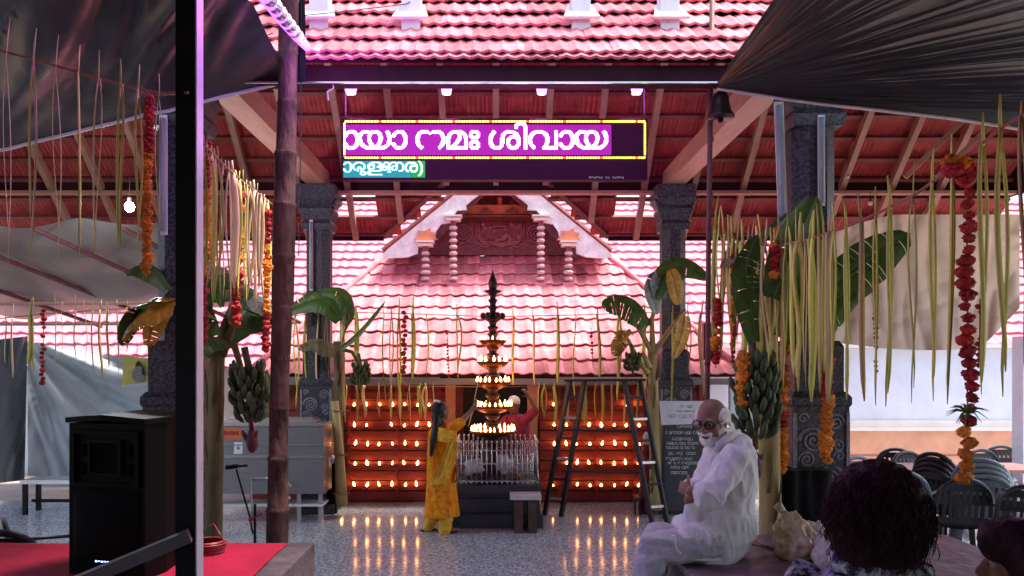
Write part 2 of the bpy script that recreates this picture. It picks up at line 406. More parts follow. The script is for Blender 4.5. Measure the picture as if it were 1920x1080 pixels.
# ---------------------------------------------------------------- shrine
shr = thing('shrine', 'pink tiled shrine building with a carved front gable and a red planked wall', 'shrine', (0, 10.55, 0))
se = Vector((.02, 10.33, 1.79)); sk = math.atan(.7)
su, sv, sn = Vector((1, 0, 0)), Vector((0, math.cos(sk), math.sin(sk))), Vector((0, -math.sin(sk), math.cos(sk)))
st = tile_mesh('shrine_tile', .205, .36, TILE)
b = MB()
hw = lambda j: 3.42 - j * .36 * math.cos(sk) * .50
b.add([se + su * -3.42, se + su * 3.42, se + su * 1.92 + sv * 3.6 - sn * .03, se - su * 1.92 + sv * 3.6 - sn * .03], [(0, 1, 2, 3)])
for v in range(4): b.v[v] = tuple(Vector(b.v[v]) - sn * .03)
srf = obj('front_roof', b, BATTEN, shr)
for j in range(10):
    k = int(hw(j) / .205)
    lay(st, se, su, sv, sn, .205, .36, [i * .205 for i in range(-k, k + 1)], j, srf)
tpS = [tuple(v.co) for v in st.vertices]; tfS = [tuple(p.vertices) for p in st.polygons]
for s in (-1, 1):                             # hip ridge and the hip's side face
    a = se + su * (s * 3.45); c = se + su * (s * 1.92) + sv * 3.62
    b = MB(); b.tube([a.lerp(c, i / 8) + sn * .05 for i in range(9)], .045, 8); obj('hip_ridge', b, TILE, srf, True)
    b = MB(); hu = (c - a).normalized(); out = Vector((s * .8, 1, -.05)).normalized()
    b.add([a, c, c + V(s * .3, 3.0, .2), a + V(s * 1.2, 4.5, -.1)], [(0, 1, 2, 3)]); obj('side_roof', b, TILE, shr)
# wing roofs behind
for s in (-1, 1):
    b = MB(); we = Vector((s * 7.2, 13.0, 1.85)); wk = math.atan(.72)
    wv, wn = Vector((0, math.cos(wk), math.sin(wk))), Vector((0, -math.sin(wk), math.cos(wk)))
    for j in range(20):
        xs = [-6.6 + .1 * i for i in range(133)]
        o = we + wv * (j * .36)
        lo = [o + su * x + wn * (.05 + .022 * math.sin(x * 2 * math.pi / .24)) for x in xs]
        hi = [o + su * x + wv * .38 + wn * (.0 + .012 * math.sin(x * 2 * math.pi / .24)) for x in xs]
        fl = [p - wn * .05 for p in lo]
        n = len(xs); b.add(lo + hi + fl, [(i, i + 1, n + i + 1, n + i) for i in range(n - 1)] + [(2 * n + i, 2 * n + i + 1, i + 1, i) for i in range(n - 1)])
    obj('wing_roof', b, TILEW, shr, kind='stuff')
    b = MB(); b.bbox(s * 7.2 - 6.6, s * 7.2 + 6.6, 13.6, 13.8, -.05, 2.15); obj('wing_wall', b, WHITEP, shr)
b = MB(); b.bbox(-3.5, 3.54, 10.24, 10.335, 1.66, 1.745); obj('gutter', b, GREYP, shr)
# gable
gd = 13.15
G = lambda px, py, d=gd: P(px, py, d)
b = MB(); b.prism([G(745, 478), G(1122, 478), G(932, 318)], (0, .1, 0)); gb = obj('gable_wall', b, GABLE, shr)
def gbox(x0, x1, y0, y1, d, t, m, nm, par=None):
    a = P(x0, y1, d); c = P(x1, y0, d); b = MB(); b.bbox(a.x, c.x, d, d + t, a.z, c.z); return obj(nm, b, m, par or gb)
gbox(838, 1030, 384, 401, 12.95, .19, ORANGEP, 'cornice'); gbox(872, 1000, 402, 413, 13.02, .125, PLANKD, 'frieze')
gbox(826, 1042, 402.5, 406, 12.9, .11, GABLE, 'cornice_moulding')
for px in (892, 937, 982): gbox(px - 4, px + 4, 370, 383.5, 13.0, .08, ORANGEP, 'baluster')
for px in (912, 960):
    b = MB(); b.prism([P(px - 13, 398, 12.945), P(px + 13, 398, 12.945), P(px, 389, 12.945)], (0, -.03, 0)); obj('cornice_carving', b, GABLE, gb)
b = MB()
for q in (0, 1): 
    rr = [(893 + 5 * q, 414 + 4 * q), (893 + 5 * q, 440), (906, 457 - 4 * q), (937, 461 - 4 * q), (970, 457 - 4 * q), (983 - 5 * q, 440), (983 - 5 * q, 414 + 4 * q)]
    b.tube([P(x, y, 13.13) for x, y in rr], .022, 6)
for cx in (868, 1006):
    for r_ in (17, 11, 5): b.tube([P(cx + r_ * math.cos(a / 12 * 6.283), 438 + r_ * math.sin(a / 12 * 6.283), 13.13) for a in range(13)], .018, 5)
b.tube([P(845 + i * 6, 460 + 4 * math.sin(i * 1.3), 13.13) for i in range(31)], .018, 5)
b.tube([P(905 + i * 8, 447 + 4 * math.cos(i * 1.6), 13.13) for i in range(9)], .02, 5)
for y in (424, 431): b.tube([P(920, y, 13.13), P(955, y, 13.13)], .02, 5)
for i in range(26):
    b.ball(P(random.uniform(900, 976), random.uniform(420, 455), 13.14), (.05, .03, .04), 6, 4)
obj('carved_panel', b, mat('carved_wood', (.30, .13, .12), .6, .3, 14), gb, True)
for s in (-1, 1):                             # bargeboards
    X = lambda px: 932 + s * (932 - px)
    outer = [(720, 474), (752, 441), (792, 405), (832, 374), (872, 344), (932, 302)]
    inner = [(932, 340), (886, 374), (874, 384), (875, 393), (858, 394), (847, 407), (846, 417), (827, 420), (817, 434), (816, 444), (797, 447), (784, 462), (783, 475), (764, 482), (728, 484), (716, 480)]
    pts = [P(X(x), y, 12.35) for x, y in outer + inner]
    b = MB(); b.prism(pts, (0, .07, 0)); obj('bargeboard', b, BARGE, shr)
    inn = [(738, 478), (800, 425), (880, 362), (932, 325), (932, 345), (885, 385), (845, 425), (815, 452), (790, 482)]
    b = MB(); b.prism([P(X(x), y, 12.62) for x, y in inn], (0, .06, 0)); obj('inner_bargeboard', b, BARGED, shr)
    a0, a1 = P(X(718), 474, 12.4), P(932, 300, 12.4)
    b = MB(); b.add([a0, a1, a1 + V(0, 4, .3), a0 + V(0, 2.5, .3)], [(0, 1, 2, 3)]); obj('gable_roof', b, TILEW, shr)
    b = MB(); b.tube([a0.lerp(a1, i / 10) + V(0, -.02, .03) for i in range(11)], .05, 6); obj('verge', b, BATTEN, shr)
    for (px, top, nm) in ((798, 460, 'outer'), (850, 412, 'inner')):
        q = P(X(px), 541, 12.37); zt = P(X(px), top, 12.37).z; col = obj('column', MB().lathe([(.05, 0), (.05, zt - q.z)], 8, q), GABLE, shr)
        n = int((zt - q.z - .16) / .105); 
        for i in range(n):
            z = q.z + .13 + i * .105
            b = MB(); rr = .085 if nm == 'outer' and i == 1 else .068
            b.lathe([(rr * .7, 0), (rr, .018), (rr, .045), (rr * .7, .062)], 12, (q.x, q.y, z)); obj('ring', b, RINGM, col, True)
        b = MB(); b.box((q.x, q.y, q.z + .03), (.20, .12, .13)); obj('column_base', b, TILEW, col)
        b = MB(); b.box((q.x, q.y, zt), (.24, .2, .045)).box((q.x, q.y, zt + .05), (.29, .24, .03)); obj('column_cap', b, WHITEP, col)
        if nm == 'outer':
            b = MB(); star = [(-.20, .02), (-.09, .0), (.09, 0), (.20, .03), (.12, .08), (.19, .13), (.08, .15), (.09, .21), (-.02, .16), (-.13, .17), (-.09, .10)]
            b.prism([(q.x + x * 1.0, q.y - .05, zt + .07 + z) for x, z in star], (0, .1, 0)); obj('bracket', b, ORANGEP, col)
# lamp wall
WD = 10.55
def wx(px): return (px - VX) / F * WD
def wz(py): return H + (VY - py) / F * WD
b = MB(); b.bbox(wx(470), wx(868), WD + .05, WD + .15, 0, 1.72).bbox(wx(1002), wx(1330), WD + .05, WD + .15, 0, 1.72); lw = obj('lamp_wall', b, PLANKD, shr)
for (x0, x1) in ((wx(470), wx(836)), (wx(1012), wx(1330))):
    for k in range(12):
        z0 = .02 + k * .142
        b = MB(); pr = .0 if k % 3 else -.03
        b.bbox(x0, x1, WD + pr, WD + .048, z0, z0 + .128); obj('plank', b, PLANK, lw)
    for z in (1.43, 1.52, 1.62):
        b = MB(); b.bbox(x0, x1, WD - .03, WD - .005, z, z + .02); obj('lattice_rail', b, PLANK, lw)
for px in (655, 745, 1048, 1118, 1188, 1262, 1312, 560):
    b = MB(); b.bbox(wx(px) - .02, wx(px) + .02, WD - .055, WD - .032, .02, 1.70); obj('stile', b, PLANK, lw)
for (px) in (845, 998):
    b = MB(); b.bbox(wx(px) - .07, wx(px) + .07, WD - .08, WD + .05, 0, 1.70); obj('door_post', b, ORANGEP, lw)
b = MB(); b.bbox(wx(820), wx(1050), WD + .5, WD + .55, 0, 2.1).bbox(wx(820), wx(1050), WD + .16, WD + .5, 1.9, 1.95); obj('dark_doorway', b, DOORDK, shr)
ROWS = [757, 795, 830, 866, 906]; RN = ['top', 'second', 'third', 'fourth', 'bottom']
LX = [645, 667, 690, 713, 737, 760, 783, 806]; RX = [1037, 1060, 1080, 1104, 1126, 1150, 1172, 1195]
for y in ROWS:
    for (x0, x1) in ((640, 826), (1022, 1215)):
        b = MB(); b.bar((wx(x0), WD - .07, wz(y + 4)), (wx(x1), WD - .07, wz(y + 4)), .012, .012); obj('lamp_rail', b, PLANKD, lw)
cup = MB(); cup.lathe([(.006, -.035), (.022, -.03), (.034, -.012), (.034, -.006), (.01, -.012)], 10); cupm = mesh_of(cup, 'cup', mats=[BRASSD])
fl = MB(); fl.lathe([(.006, -.008), (.015, .006), (.019, .018), (.014, .034), (.006, .048), (.001, .058)], 8); flm = mesh_of(fl, 'flame', smooth=True, mats=[FLAME])
def oil_lamp(p, label, group, sc=1):
    o = bpy.data.objects.new('oil_lamp', cupm); COL.objects.link(o); o.location = p; tag(o, label, 'oil lamp', group); OFF[o] = Vector(p)
    f = bpy.data.objects.new('flame', flm); COL.objects.link(f); f.parent = o
    f.scale = (sc * random.uniform(.75, 1.15), sc * random.uniform(.75, 1.15), sc * random.uniform(.65, 1.25)); f.rotation_euler = (random.uniform(-.25, .25), random.uniform(-.35, .35), 0); return o
MISS = {(0, 1, 1), (0, 1, 2), (0, 1, 3), (0, 1, 4), (0, 1, 5), (1, 0, 3), (4, 1, 1), (3, 1, 0), (1, 0, 0), (2, 0, 0), (3, 0, 0), (2, 0, 7), (3, 0, 7), (4, 0, 7), (1, 1, 2)}
for r, y in enumerate(ROWS):
    for side, xs in enumerate((LX, RX)):
        vis = [i for i in range(8) if (r, side, i) not in MISS]
        for n, i in enumerate(vis):
            p = V(wx(xs[i] + random.uniform(-1.5, 1.5)), WD - .085, wz(y + random.uniform(-1, 1) + 3))
            oil_lamp(p, 'lit oil lamp, %s from the left, %s row, red wall %s lamp tower' % (ORD[n], RN[r], ('left of', 'right of')[side]), 'oil lamps on the red wall')

# ---------------------------------------------------------------- lamp tower on its stepped plinth
TX, TD = (924 - VX) / F * 9.35, 9.35
pl = thing('plinth', 'black granite stepped plinth under the lamp tower', 'plinth', (TX, TD, 0))
for (hx, d0, z0, z1, nm) in ((.60, 8.86, 0, .165, 'step'), (.565, 8.95, .168, .33, 'step'), (.55, 8.99, .333, .40, 'step'), (.585, 8.93, .403, .50, 'top_slab')):
    b = MB(); b.bbox(TX - hx, TX + hx, d0, 2 * TD - d0, z0, z1); obj(nm, b, GRANITED, pl)
rl = thing('railing', 'silver picket railing with ball finials round the lamp tower base', 'railing', (TX, TD, .5))
zr0, zr1 = .50, 1.02
x0, x1, d0, d1 = TX - .44, TX + .54, 9.0, 9.78
pk = MB(); pk.tube([(0, 0, 0), (0, 0, .50)], .008, 6); pk.ball((0, 0, .515), .015, 8, 6); pk.ball((0, 0, .25), .013, 6, 4); pk.ball((0, 0, .02), .014, 6, 4)
pkm = mesh_of(pk, 'picket', smooth=True, mats=[STEELB])
nx = 17
for i in range(nx):
    x = x0 + (x1 - x0) * i / (nx - 1)
    inst('picket', pkm, Matrix.Translation((x, d0, zr0)), rl); inst('picket', pkm, Matrix.Translation((x, d1, zr0)), rl)
for j in range(1, 8):
    y = d0 + (d1 - d0) * j / 8
    for x in (x0, x1): inst('picket', pkm, Matrix.Translation((x, y, zr0)), rl)
for z in (.04, .25, .41):
    b = MB(); zz = zr0 + z
    for y in (d0, d1): b.bar((x0, y, zz), (x1, y, zz), .012, .014)
    for x in (x0, x1): b.bar((x, d0, zz), (x, d1, zz), .012, .014)
    obj('rail', b, STEELB, rl)
lt = thing('lamp_tower', 'tall tiered bronze oil lamp tower with burning wicks', 'lamp tower', (TX, TD, .5))
def ty(py): return H + (VY - py) / F * TD
b = MB(); b.lathe([(.34, .50), (.36, .56), (.30, .63), (.20, .70), (.15, .78), (.12, .90)], 20, (TX, TD, 0)); obj('base', b, BRASSD, lt, True)
b = MB(); prof = []; z = .85
while z < ty(540):
    t = (z - .85) / (ty(540) - .85); r = .085 * (1 - t) + .04 * t
    prof += [(r, z), (r * 1.35, z + .02), (r * 1.35, z + .035), (r * .8, z + .05)]; z += .085
b.lathe(prof, 14, (TX, TD, 0)); obj('stem', b, BRASSD, lt, True)
b = MB(); z = ty(552); b.lathe([(.04, z), (.11, z + .03), (.12, z + .045), (.05, z + .06), (.055, z + .10), (.06, z + .14), (.045, z + .19), (.02, z + .25), (.002, z + .31)], 14, (TX, TD, 0)); obj('finial', b, BRASSD, lt, True)
b = MB()
z = ty(600); b.lathe([(.05, z - .03), (.10, z), (.12, z + .03), (.06, z + .05)], 12, (TX, TD, 0))
for a in range(6): b.ball((TX + .12 * math.cos(a * 1.047), TD + .12 * math.sin(a * 1.047), z + .05), (.04, .04, .045), 8, 6)
obj('ornament', b, BRASSD, lt, True)
fsm = MB(); fsm.lathe([(.004, -.006), (.011, .004), (.013, .014), (.009, .030), (.001, .050)], 7); fsm = mesh_of(fsm, 'flame', smooth=True, mats=[FLAME])
for (py, rpx, nf) in ((808, 45, 26), (762, 39, 22), (717, 34, 18), (679, 30, 12), (639, 26, 8)):
    z = ty(py); r = rpx / F * TD
    b = MB(); b.lathe([(.05, z - .10), (r * .72, z - .055), (r * .97, z - .015), (r, z + .01), (r * .93, z + .012), (r * .80, z - .012), (.04, z - .012)], 26, (TX, TD, 0)); t_ = obj('tier', b, BRASS, lt, True)
    for k in range(nf):
        a = 2 * math.pi * (k + random.uniform(-.2, .2)) / nf
        q = Matrix.Translation((TX + math.cos(a) * r * .88, TD + math.sin(a) * r * .88, z + .016)); 
        s_ = random.uniform(.8, 1.3); inst('flame', fsm, q @ Matrix.Diagonal((s_, s_, s_ * random.uniform(.8, 1.2), 1)), t_)
# bundled white cloth and dark drum behind the rails
def lump(name, c, r, m, label, cat, seed=0, amp=.25, parent=None):
    b = MB(); b.ball((0, 0, 0), r, 20, 14)
    b.v = [tuple(Vector(c) + Vector(p) * (1 + amp * wav(p[0] / r[0] * 1.6 + seed, p[1] / r[1] * 1.6, p[2] / r[2] * 1.6) + amp * .5 * wav(p[0] / r[0] * 4 + seed, p[1] / r[1] * 4, p[2] / r[2] * 4))) for p in b.v]
    o = obj(name, b, m, parent, True, origin=None if parent else c)
    return tag(o, label, cat) if label else o
lump('white_cloth', (P(888, 880, 9.08).x, 9.10, .70), (.13, .05, .09), LINEN, 'crumpled white cloth behind the left half of the silver railing', 'cloth', 3, .5)
lump('white_cloth', (P(945, 872, 9.08).x, 9.09, .74), (.09, .05, .10), LINEN, 'crumpled pale cloth at the middle of the silver railing', 'cloth', 8, .5)

# ---------------------------------------------------------------- LED sign
G1 = {
'aa': """.....#######....|...##########...|..############..|.####......####.|.###.......####.|####........####|.##.........####|.............###|.............###|.............###|.............###|.............###|.............###|###.........####|####........####|####.......####.|.####......####.|..############..|...##########...|....#######.....""",
'ya': """....#######...#######..........#...|...####################......####..|..##########..##########......####.|.####........##......####.....####.|####.......###.......####......###.|####......####........###......####|###.......###.........####.....####|###.......###.........####......###|###.......###.........####......###|###.......###.........####......###|####......####........###.......###|####......####........###......####|.###.......###.......####......####|.####......####......###.......###.|.#####......####....####......####.|..#####.....####...####......####..|...#####.....####.####.....#####...|....########.###....##.########....|......###########..###########.....|........#########.##########.......""",
'na': """.....########.....########.....|....##########...##########....|..#############.#############..|..####........##.........####..|.####.....................####.|.###.......................###.|####.......................####|####.......................####|###.........................###|###.........................###|###.........................###|####.......................####|####.......................####|####.......................####|.####.....................####.|.####.....................####.|..####...................####..|...#####................####...|....###.................###....|.....#...................#.....""",
'ma': """......##########......|....##############....|...################...|..####.....#########..|.####.......###..####.|.###........###...###.|####........###...####|####........###...####|###........####....###|###........####....###|###.......####.....###|###.......###......###|###......####......###|###.....####.......###|###....####........###|###...####.........###|###..####..........###|######################|######################|######################""",
'h': """..#######..|.#########.|#####.#####|###.....###|###.....###|###.....###|#####.#####|.#########.|..#######..|...........|...........|..#######..|.#########.|#####.#####|###.....###|###.....###|###.....###|#####.#####|.#########.|..#######..""",
'sha': """....##............########.......|...####.........############.....|...####........###############...|..####........####........#####..|.####........####...........###..|.###.........####........#...###.|####.........###......##########.|####.........###.....############|###.........####....####....##.##|###.........####...####......#.##|###.........####...###..........#|###.........####...###........#.#|###.........####...###........###|####........####...###........###|####........###....###........###|.####.......###....####......####|.####......####.....###.....####.|..############......###########..|...##########........##########..|.....#######...........######....""",
'i': """...#######...|..#########..|.###########.|####.....###.|###......####|###.......###|###.......###|..........###|..........###""" + "|..........###" * 20,
'va': """.......########.............###|....##############..........###|...################.........###|..#####........#####........###|.#####..........#####.......###|.####............####.......###|####..............###.......###|####..............####......###|####..............####......###|###...............####......###|###...............####......###|###...............####......###|####..............####......###|####..............###.......###|.###.............####.......###|.####............###........###|..####..........####........###|...####........################|....###........################|.....#.........################""",
'saa': """..#####..|.##...##.|##.....##|.......##|.......##|.......##|.......##|##.....##|##.....##|.##...##.|..#####..""",
'kku': """....######......|..###....###....|.##........##...|##..........##..|##..........##..|##....###...##..|##...##.##..##..|.##..##..#.##...|..##.##..###....|.....##..##.....|.........#####..|........##...##.|........##...##.|.........#####..""",
'lla': """....##########..|..#####....####.|.###.........###|########.....###|#.#...##...####.|##....##..#####.|###...##.....###|.######.......##|.............###|.##############.|####............|###.............|####............|.###############""",
'nnga': """...####...#####..####...|..##..##.##...####..##..|.##....###.....##....##.|##.....##......##.....##|##.###.##..######.....##|####.#.##.##...##.....##|#....#.##.##...##.....##|##..##.##.##...##.....##|.####..##..#####.....##.|.......##.........####..|......####..............""",
'ra': """...########...|..##########..|.##........##.|###....#######|##....########|##...###.....#|##...##.....##|##...##.....##|.##..###....##|.###..###.###.|...#...#####..""",
'par': """##...|.##..|..##.|..##.|..###|...##|...##|...##|...##|...##|...##|..###|..##.|..##.|.##..|##..."""}
SD = 5.60; PIT = 1.75 / F * SD
sx0, sx1, sz0, sz1 = P(640, 0, SD).x, P(1214, 0, SD).x, P(0, 337, SD).z, P(0, 222, SD).z
sg = thing('led_sign', 'lit LED sign with white script on magenta glow inside a yellow LED border', 'LED sign', ((sx0 + sx1) / 2, SD, sz0))
b = MB(); b.bbox(sx0, sx1, SD, SD + .07, sz0, sz1); obj('housing', b, mat('glow_tinted_housing', (.055, .006, .035), .5, .1, 4, spec=.1), sg)  # housing colour tinted purple for the glow of the LEDs
def emis(n, c, s): return mat(n, (.02, .02, .02), .5, 0, emit=c, es=s)
EM = emis('magenta_glow', (.70, .0, .72), .125); EW = emis('led_white', (1, .38, 1), 5)
def panel(x0, x1, y0, y1, m, nm, dd=.004):
    a = P(x0, y1, SD); c = P(x1, y0, SD); b = MB(); b.bbox(a.x, c.x, SD - dd, SD - .0005, a.z, c.z); return obj(nm, b, m, sg)
panel(648, 1146, 234, 291, EM, 'letter_glow_panel')  # emissive panel standing in for the bloom round the letters
panel(644, 772, 302, 333, emis('cyan_glow', (0, .42, .50), .15), 'letter_glow_panel')  # cyan and green panels imitate the small letters' glow the same way
panel(772.5, 797, 302, 333, emis('green_glow', (0, .45, .06), .17), 'letter_glow_panel')
def dots(line, y0, m, nm, dd=.0065):
    b = MB()
    for key, x, yo in line:
        for r, row in enumerate(G1[key].split('|')):
            for c, ch in enumerate(row):
                if ch == '#':
                    q = P(x + c * 1.75, y0 + (r + yo) * 1.75, SD); h = PIT * .46
                    b.add([(q.x - h, SD - dd, q.z - h), (q.x + h, SD - dd, q.z - h), (q.x + h, SD - dd, q.z + h), (q.x - h, SD - dd, q.z + h)], [(0, 1, 2, 3)])
    return obj(nm, b, m, sg, kind='stuff')
dots([('aa', 646, 0), ('ya', 673, 0), ('aa', 736, 0), ('na', 781, 0), ('ma', 839, 0), ('h', 881, 0), ('sha', 918, 0), ('i', 966, -9), ('va', 992, 0), ('aa', 1049, 0), ('ya', 1079, 0)], 246, EW, 'lit_letters')
dots([('saa', 645, 0), ('kku', 662, 0), ('lla', 690, 0), ('nnga', 717, 0)], 305, emis('led_cyan_white', (.45, 1, 1), .8), 'lit_letters')
dots([('ra', 760, 0), ('par', 785, -1)], 305, emis('led_green_white', (.50, 1, .72), .8), 'lit_letters')
EY = emis('led_yellow', (1, .78, .18), .8); EYG = emis('led_yellow_green', (.75, .90, .06), .8); ER = emis('led_red', (1, .06, .05), .7)
def border(px0, py0, px1, py1, m, n):
    b = MB(); r = MB()
    for i in range(n):
        t = (i + .5) / n; q = P(px0 + (px1 - px0) * t, py0 + (py1 - py0) * t, SD)
        (r if i % 14 == 13 else b).ball((q.x, SD - .004, q.z), (.0085, .006, .0085), 6, 4)
    obj('border_lights', b, m, sg, kind='stuff')
    if r.v: obj('border_lights', r, ER, sg, kind='stuff')
border(646, 228, 1130, 228, EY, 98); border(1130, 228, 1210, 228, EYG, 17); border(1209, 230, 1209, 295, EYG, 14)
border(646, 296, 1130, 296, EY, 98); border(1130, 296, 1210, 296, EYG, 17); border(646, 230, 646, 295, EY, 14)
b = MB()
for i in range(15):
    q = P(1106 + i * 4.4, 333, SD)
    if i in (6, 9): continue
    b.bar(q + V(-.005, -.002, -.006), q + V(-.005, -.002, .006), .003, .003).bar(q + V(.004, -.002, -.006 + .006 * (i % 2)), q + V(.004, -.002, .006), .003, .003)
    b.bar(q + V(-.006, -.002, .0065 - .006 * (i % 3)), q + V(.006, -.002, .0065 - .006 * (i % 3)), .003, .003)
obj('small_lettering', b, CREAM, sg)
b = MB()
for px in (648, 1208): b.tube([P(px, 222, SD + .02), P(px, 148, SD - .05)], .006, 5)
obj('hanger', b, WIRE, sg)

# ---------------------------------------------------------------- tarpaulins
def tarp(name, label, fn, nu, nv, m, th=.004):
    b = MB(); b.sheet(fn, nu, nv); n = len(b.v); w_ = nu + 1
    vs = [(x, y, z - th) for x, y, z in b.v]; fs = [tuple(n + i for i in reversed(f)) for f in b.f]
    b.v += vs; b.f += fs; b.m += [0] * len(fs)
    return tag(obj(name, b, m, None, True), label, 'tarpaulin')
def rt(u, v):                                  # polar about the tied corner, so the creases run out from it
    a = math.radians(90) * u ** 1.6; r = min(6 / max(.001, math.cos(a)), 18 / max(.001, math.sin(a))) * (.004 + .996 * v ** 1.7)
    x = 1.52 + r * math.cos(a); y = 5.2 - r * math.sin(a) - .016 * r * math.cos(a)
    ed = math.exp(-r * math.sin(a) / 1.0) * min(1, r * .8)
    z = 3.90 - .115 * (x - 1.52) - (.050 * max(0, 1 - abs(wav(a * 12, r * .15)) * 4.5) ** 2 + .030 * max(0, 1 - abs(wav(a * 26, r * .16, 5)) * 4.5) ** 2 + .02 * wav(a * 7, r * .3, 9)) * ed + .018 * wav(x * 1.1, y * 1.6, 3)
    return (x - .06 * r * math.sin(a) * max(0, 1 - r * math.sin(a) / 6), y, z)
tarp('tarpaulin', 'charcoal tarpaulin stretched overhead above the carved pillar with a pale creased edge', rt, 320, 70, TARPR)
def lt_(u, v):
    x = -1.42 - 6.0 * u; y = 5.25 + .12 * u * 3 - 18 * v ** 1.8
    z = 3.96 - .30 * (min(u * 6, 2.2)) ** 1.0 * .55 - .04 * u * 6
    q = (x * .9 + y * .75); z += (.13 * (1 - abs(wav(q * 1.7, (x - y) * .28, 1)) * 2.6) + .05 * (1 - abs(wav(q * 4.5, (x - y) * .5, 4)) * 2.6)) * min(1, .12 + (5.25 - y) * .7) + .01 * wav(x * 5, y * 3, 7)
    return (x, y, z)
tarp('tarpaulin', 'dark wrinkled tarpaulin overhead behind the black steel post and the violet tube', lt_, 190, 190, TARPD)
tarp('tarpaulin', 'unseen dark tarpaulin added over the camera to shade the foreground', lambda u, v: (-1.6 + 3.3 * u, 3.75 - 16.5 * v, 4.06 + .03 * wav(u * 5, v * 14)), 30, 90, TARPD)  # out of view, added to keep sky light off the foreground
b = MB(); b.bbox(-10, 10, -13.2, -13, -.05, 5); tag(obj('light_block_wall', b, mat('light_block_dull', (.16, .12, .12), .8)), 'unseen dull wall added behind the camera to darken the foreground', 'wall')  # out of view, added to block the sky behind the camera
def hem(name, label, pts, r, m):
    b = MB(); b.tube(pts, r, 6); return tag(obj(name, b, m, None, True), label, 'rope')
hem('hem_rope', 'pale hem rope along the front edge of the charcoal tarpaulin', [V(*rt(0, (i / 90) ** .6 * .85)) + V(0, .004, -.004) for i in range(91)], .012, WBAG)
hem('hem_rope', 'pale hem rope along the edge of the dark wrinkled tarpaulin', [V(*lt_(i / 30 * .75, 0)) + V(0, -.01, -.01) for i in range(31)], .014, PAPER)
b = MB(); b.sheet(lambda u, v: P(548 + 24 * u + 2 * wav(v * 4), -80 + 232 * v, 5.02 + .03 * math.sin(u * 5)), 4, 12)
b.v += [(x, y + .012, z) for x, y, z in b.v]; n_ = 5 * 13; b.f += [[i + n_ for i in reversed(f)] for f in b.f]; b.m += [0] * (len(b.f) - len(b.m))
tag(obj('plastic_strip', b, BLKCLOTH, None, True), 'black plastic strip hanging at the left end of the dark eave beam', 'plastic strip')
def lw_(u, v):      # blue-grey sheet wall at the left
    px = 52 + 250 * u; top = 640 + 26 * math.sin(u * 1.9) + 6 * u; py = top + (892 - top) * v
    an = math.atan2(v + .05, u + .08); rr = math.hypot(u, v)
    q = P(px, py, 12.2 + .28 * wav(an * 5, rr * .8) * min(1, rr * 2) + .10 * (1 - 2 * abs(wav(an * 11, rr * 1.5, 4))) * min(1, rr * 2) + .3 * math.sin(u * 3) * v)
    return q
tarp('sheet_wall', 'blue-grey tarpaulin sheet hung as a wall behind the loudspeaker', lw_, 60, 50, TARPG)
tarp('sheet_wall', 'dark folded tarpaulin hanging at the left edge beside the blue-grey sheet',
     lambda u, v: P(-120 + 172 * u - 6 * v * u, 650 + 250 * v - 20 * u * (1 - v) + 18 * (1 - u) * v, 11.6 + .25 * wav(u * 5, v * 1.2, 2) + .08 * (1 - 2 * abs(wav(u * 9 + v * 3, v * 2, 6))) - 1.2 * (1 - u)), 60, 40, mat('slate_tarpaulin', (.12, .15, .175), .4, .15, 2, .4, bscale=7))
tarp('tarpaulin', 'pale sagging tarpaulin roof at the far left under the tiled eave',
     lambda u, v: V(-3.6 - 6.0 * (1 - u), 8.6 + 3.6 * v, 3.55 - .72 * v - .16 * math.sin(v * 3.1) + .10 * (1 - 2.4 * abs(wav(u * 5 + v * 3, v * 2.5))) - .05 * (1 - u) * 6 * (.2 + .4 * v)), 90, 60, mat('grey_beige_tarpaulin', (.30, .265, .25), .45, .12, 2, .3, bscale=6))
for i, x in enumerate((-7.6, -6.4, -5.2, -4.2)):
    b = MB(); b.tube([V(x, 8.4, 3.48), V(x + 1.1, 12.3, 2.55)], .03, 6)
    tag(obj('bamboo_rafter', b, BAMB, None), 'thin dark rafter pole under the pale sagging tarpaulin, %s from the left' % ORD[i], 'pole', 'rafters under the pale tarpaulin')
for (z, y, l) in ((2.66, 8.9, 'upper'), (2.42, 9.0, 'lower')):
    b = MB(); b.tube([V(-8.5, y, z), V(-3.6, y, z + .02)], .022, 6); tag(obj('pole', b, RAFTER, None), '%s thin horizontal pole above the blue-grey sheet wall' % l, 'pole')
def bg_(u, v):
    px = 1556 + 356 * u; top = 432 - 30 * min(1, u * 3); bot = 652 - 10 * u - 130 * max(0, u - .62) ** 1.0 * (2.2) ; bot = 640 + 16 * math.sin(u * 3.0) - 330 * max(0, u - .8)
    return P(px, top + (bot - top) * v, 8.6 + .35 * math.sin(v * 2.6) + .05 * (1 - 2.5 * abs(wav(u * 9, v * 1.6))) + .03 * (1 - 2.5 * abs(wav(u * 4 + v * 2, v * 5, 3))))
tarp('tarpaulin', 'beige tarpaulin sheet bellying down on the right above the white wall', bg_, 110, 70, TARPB)

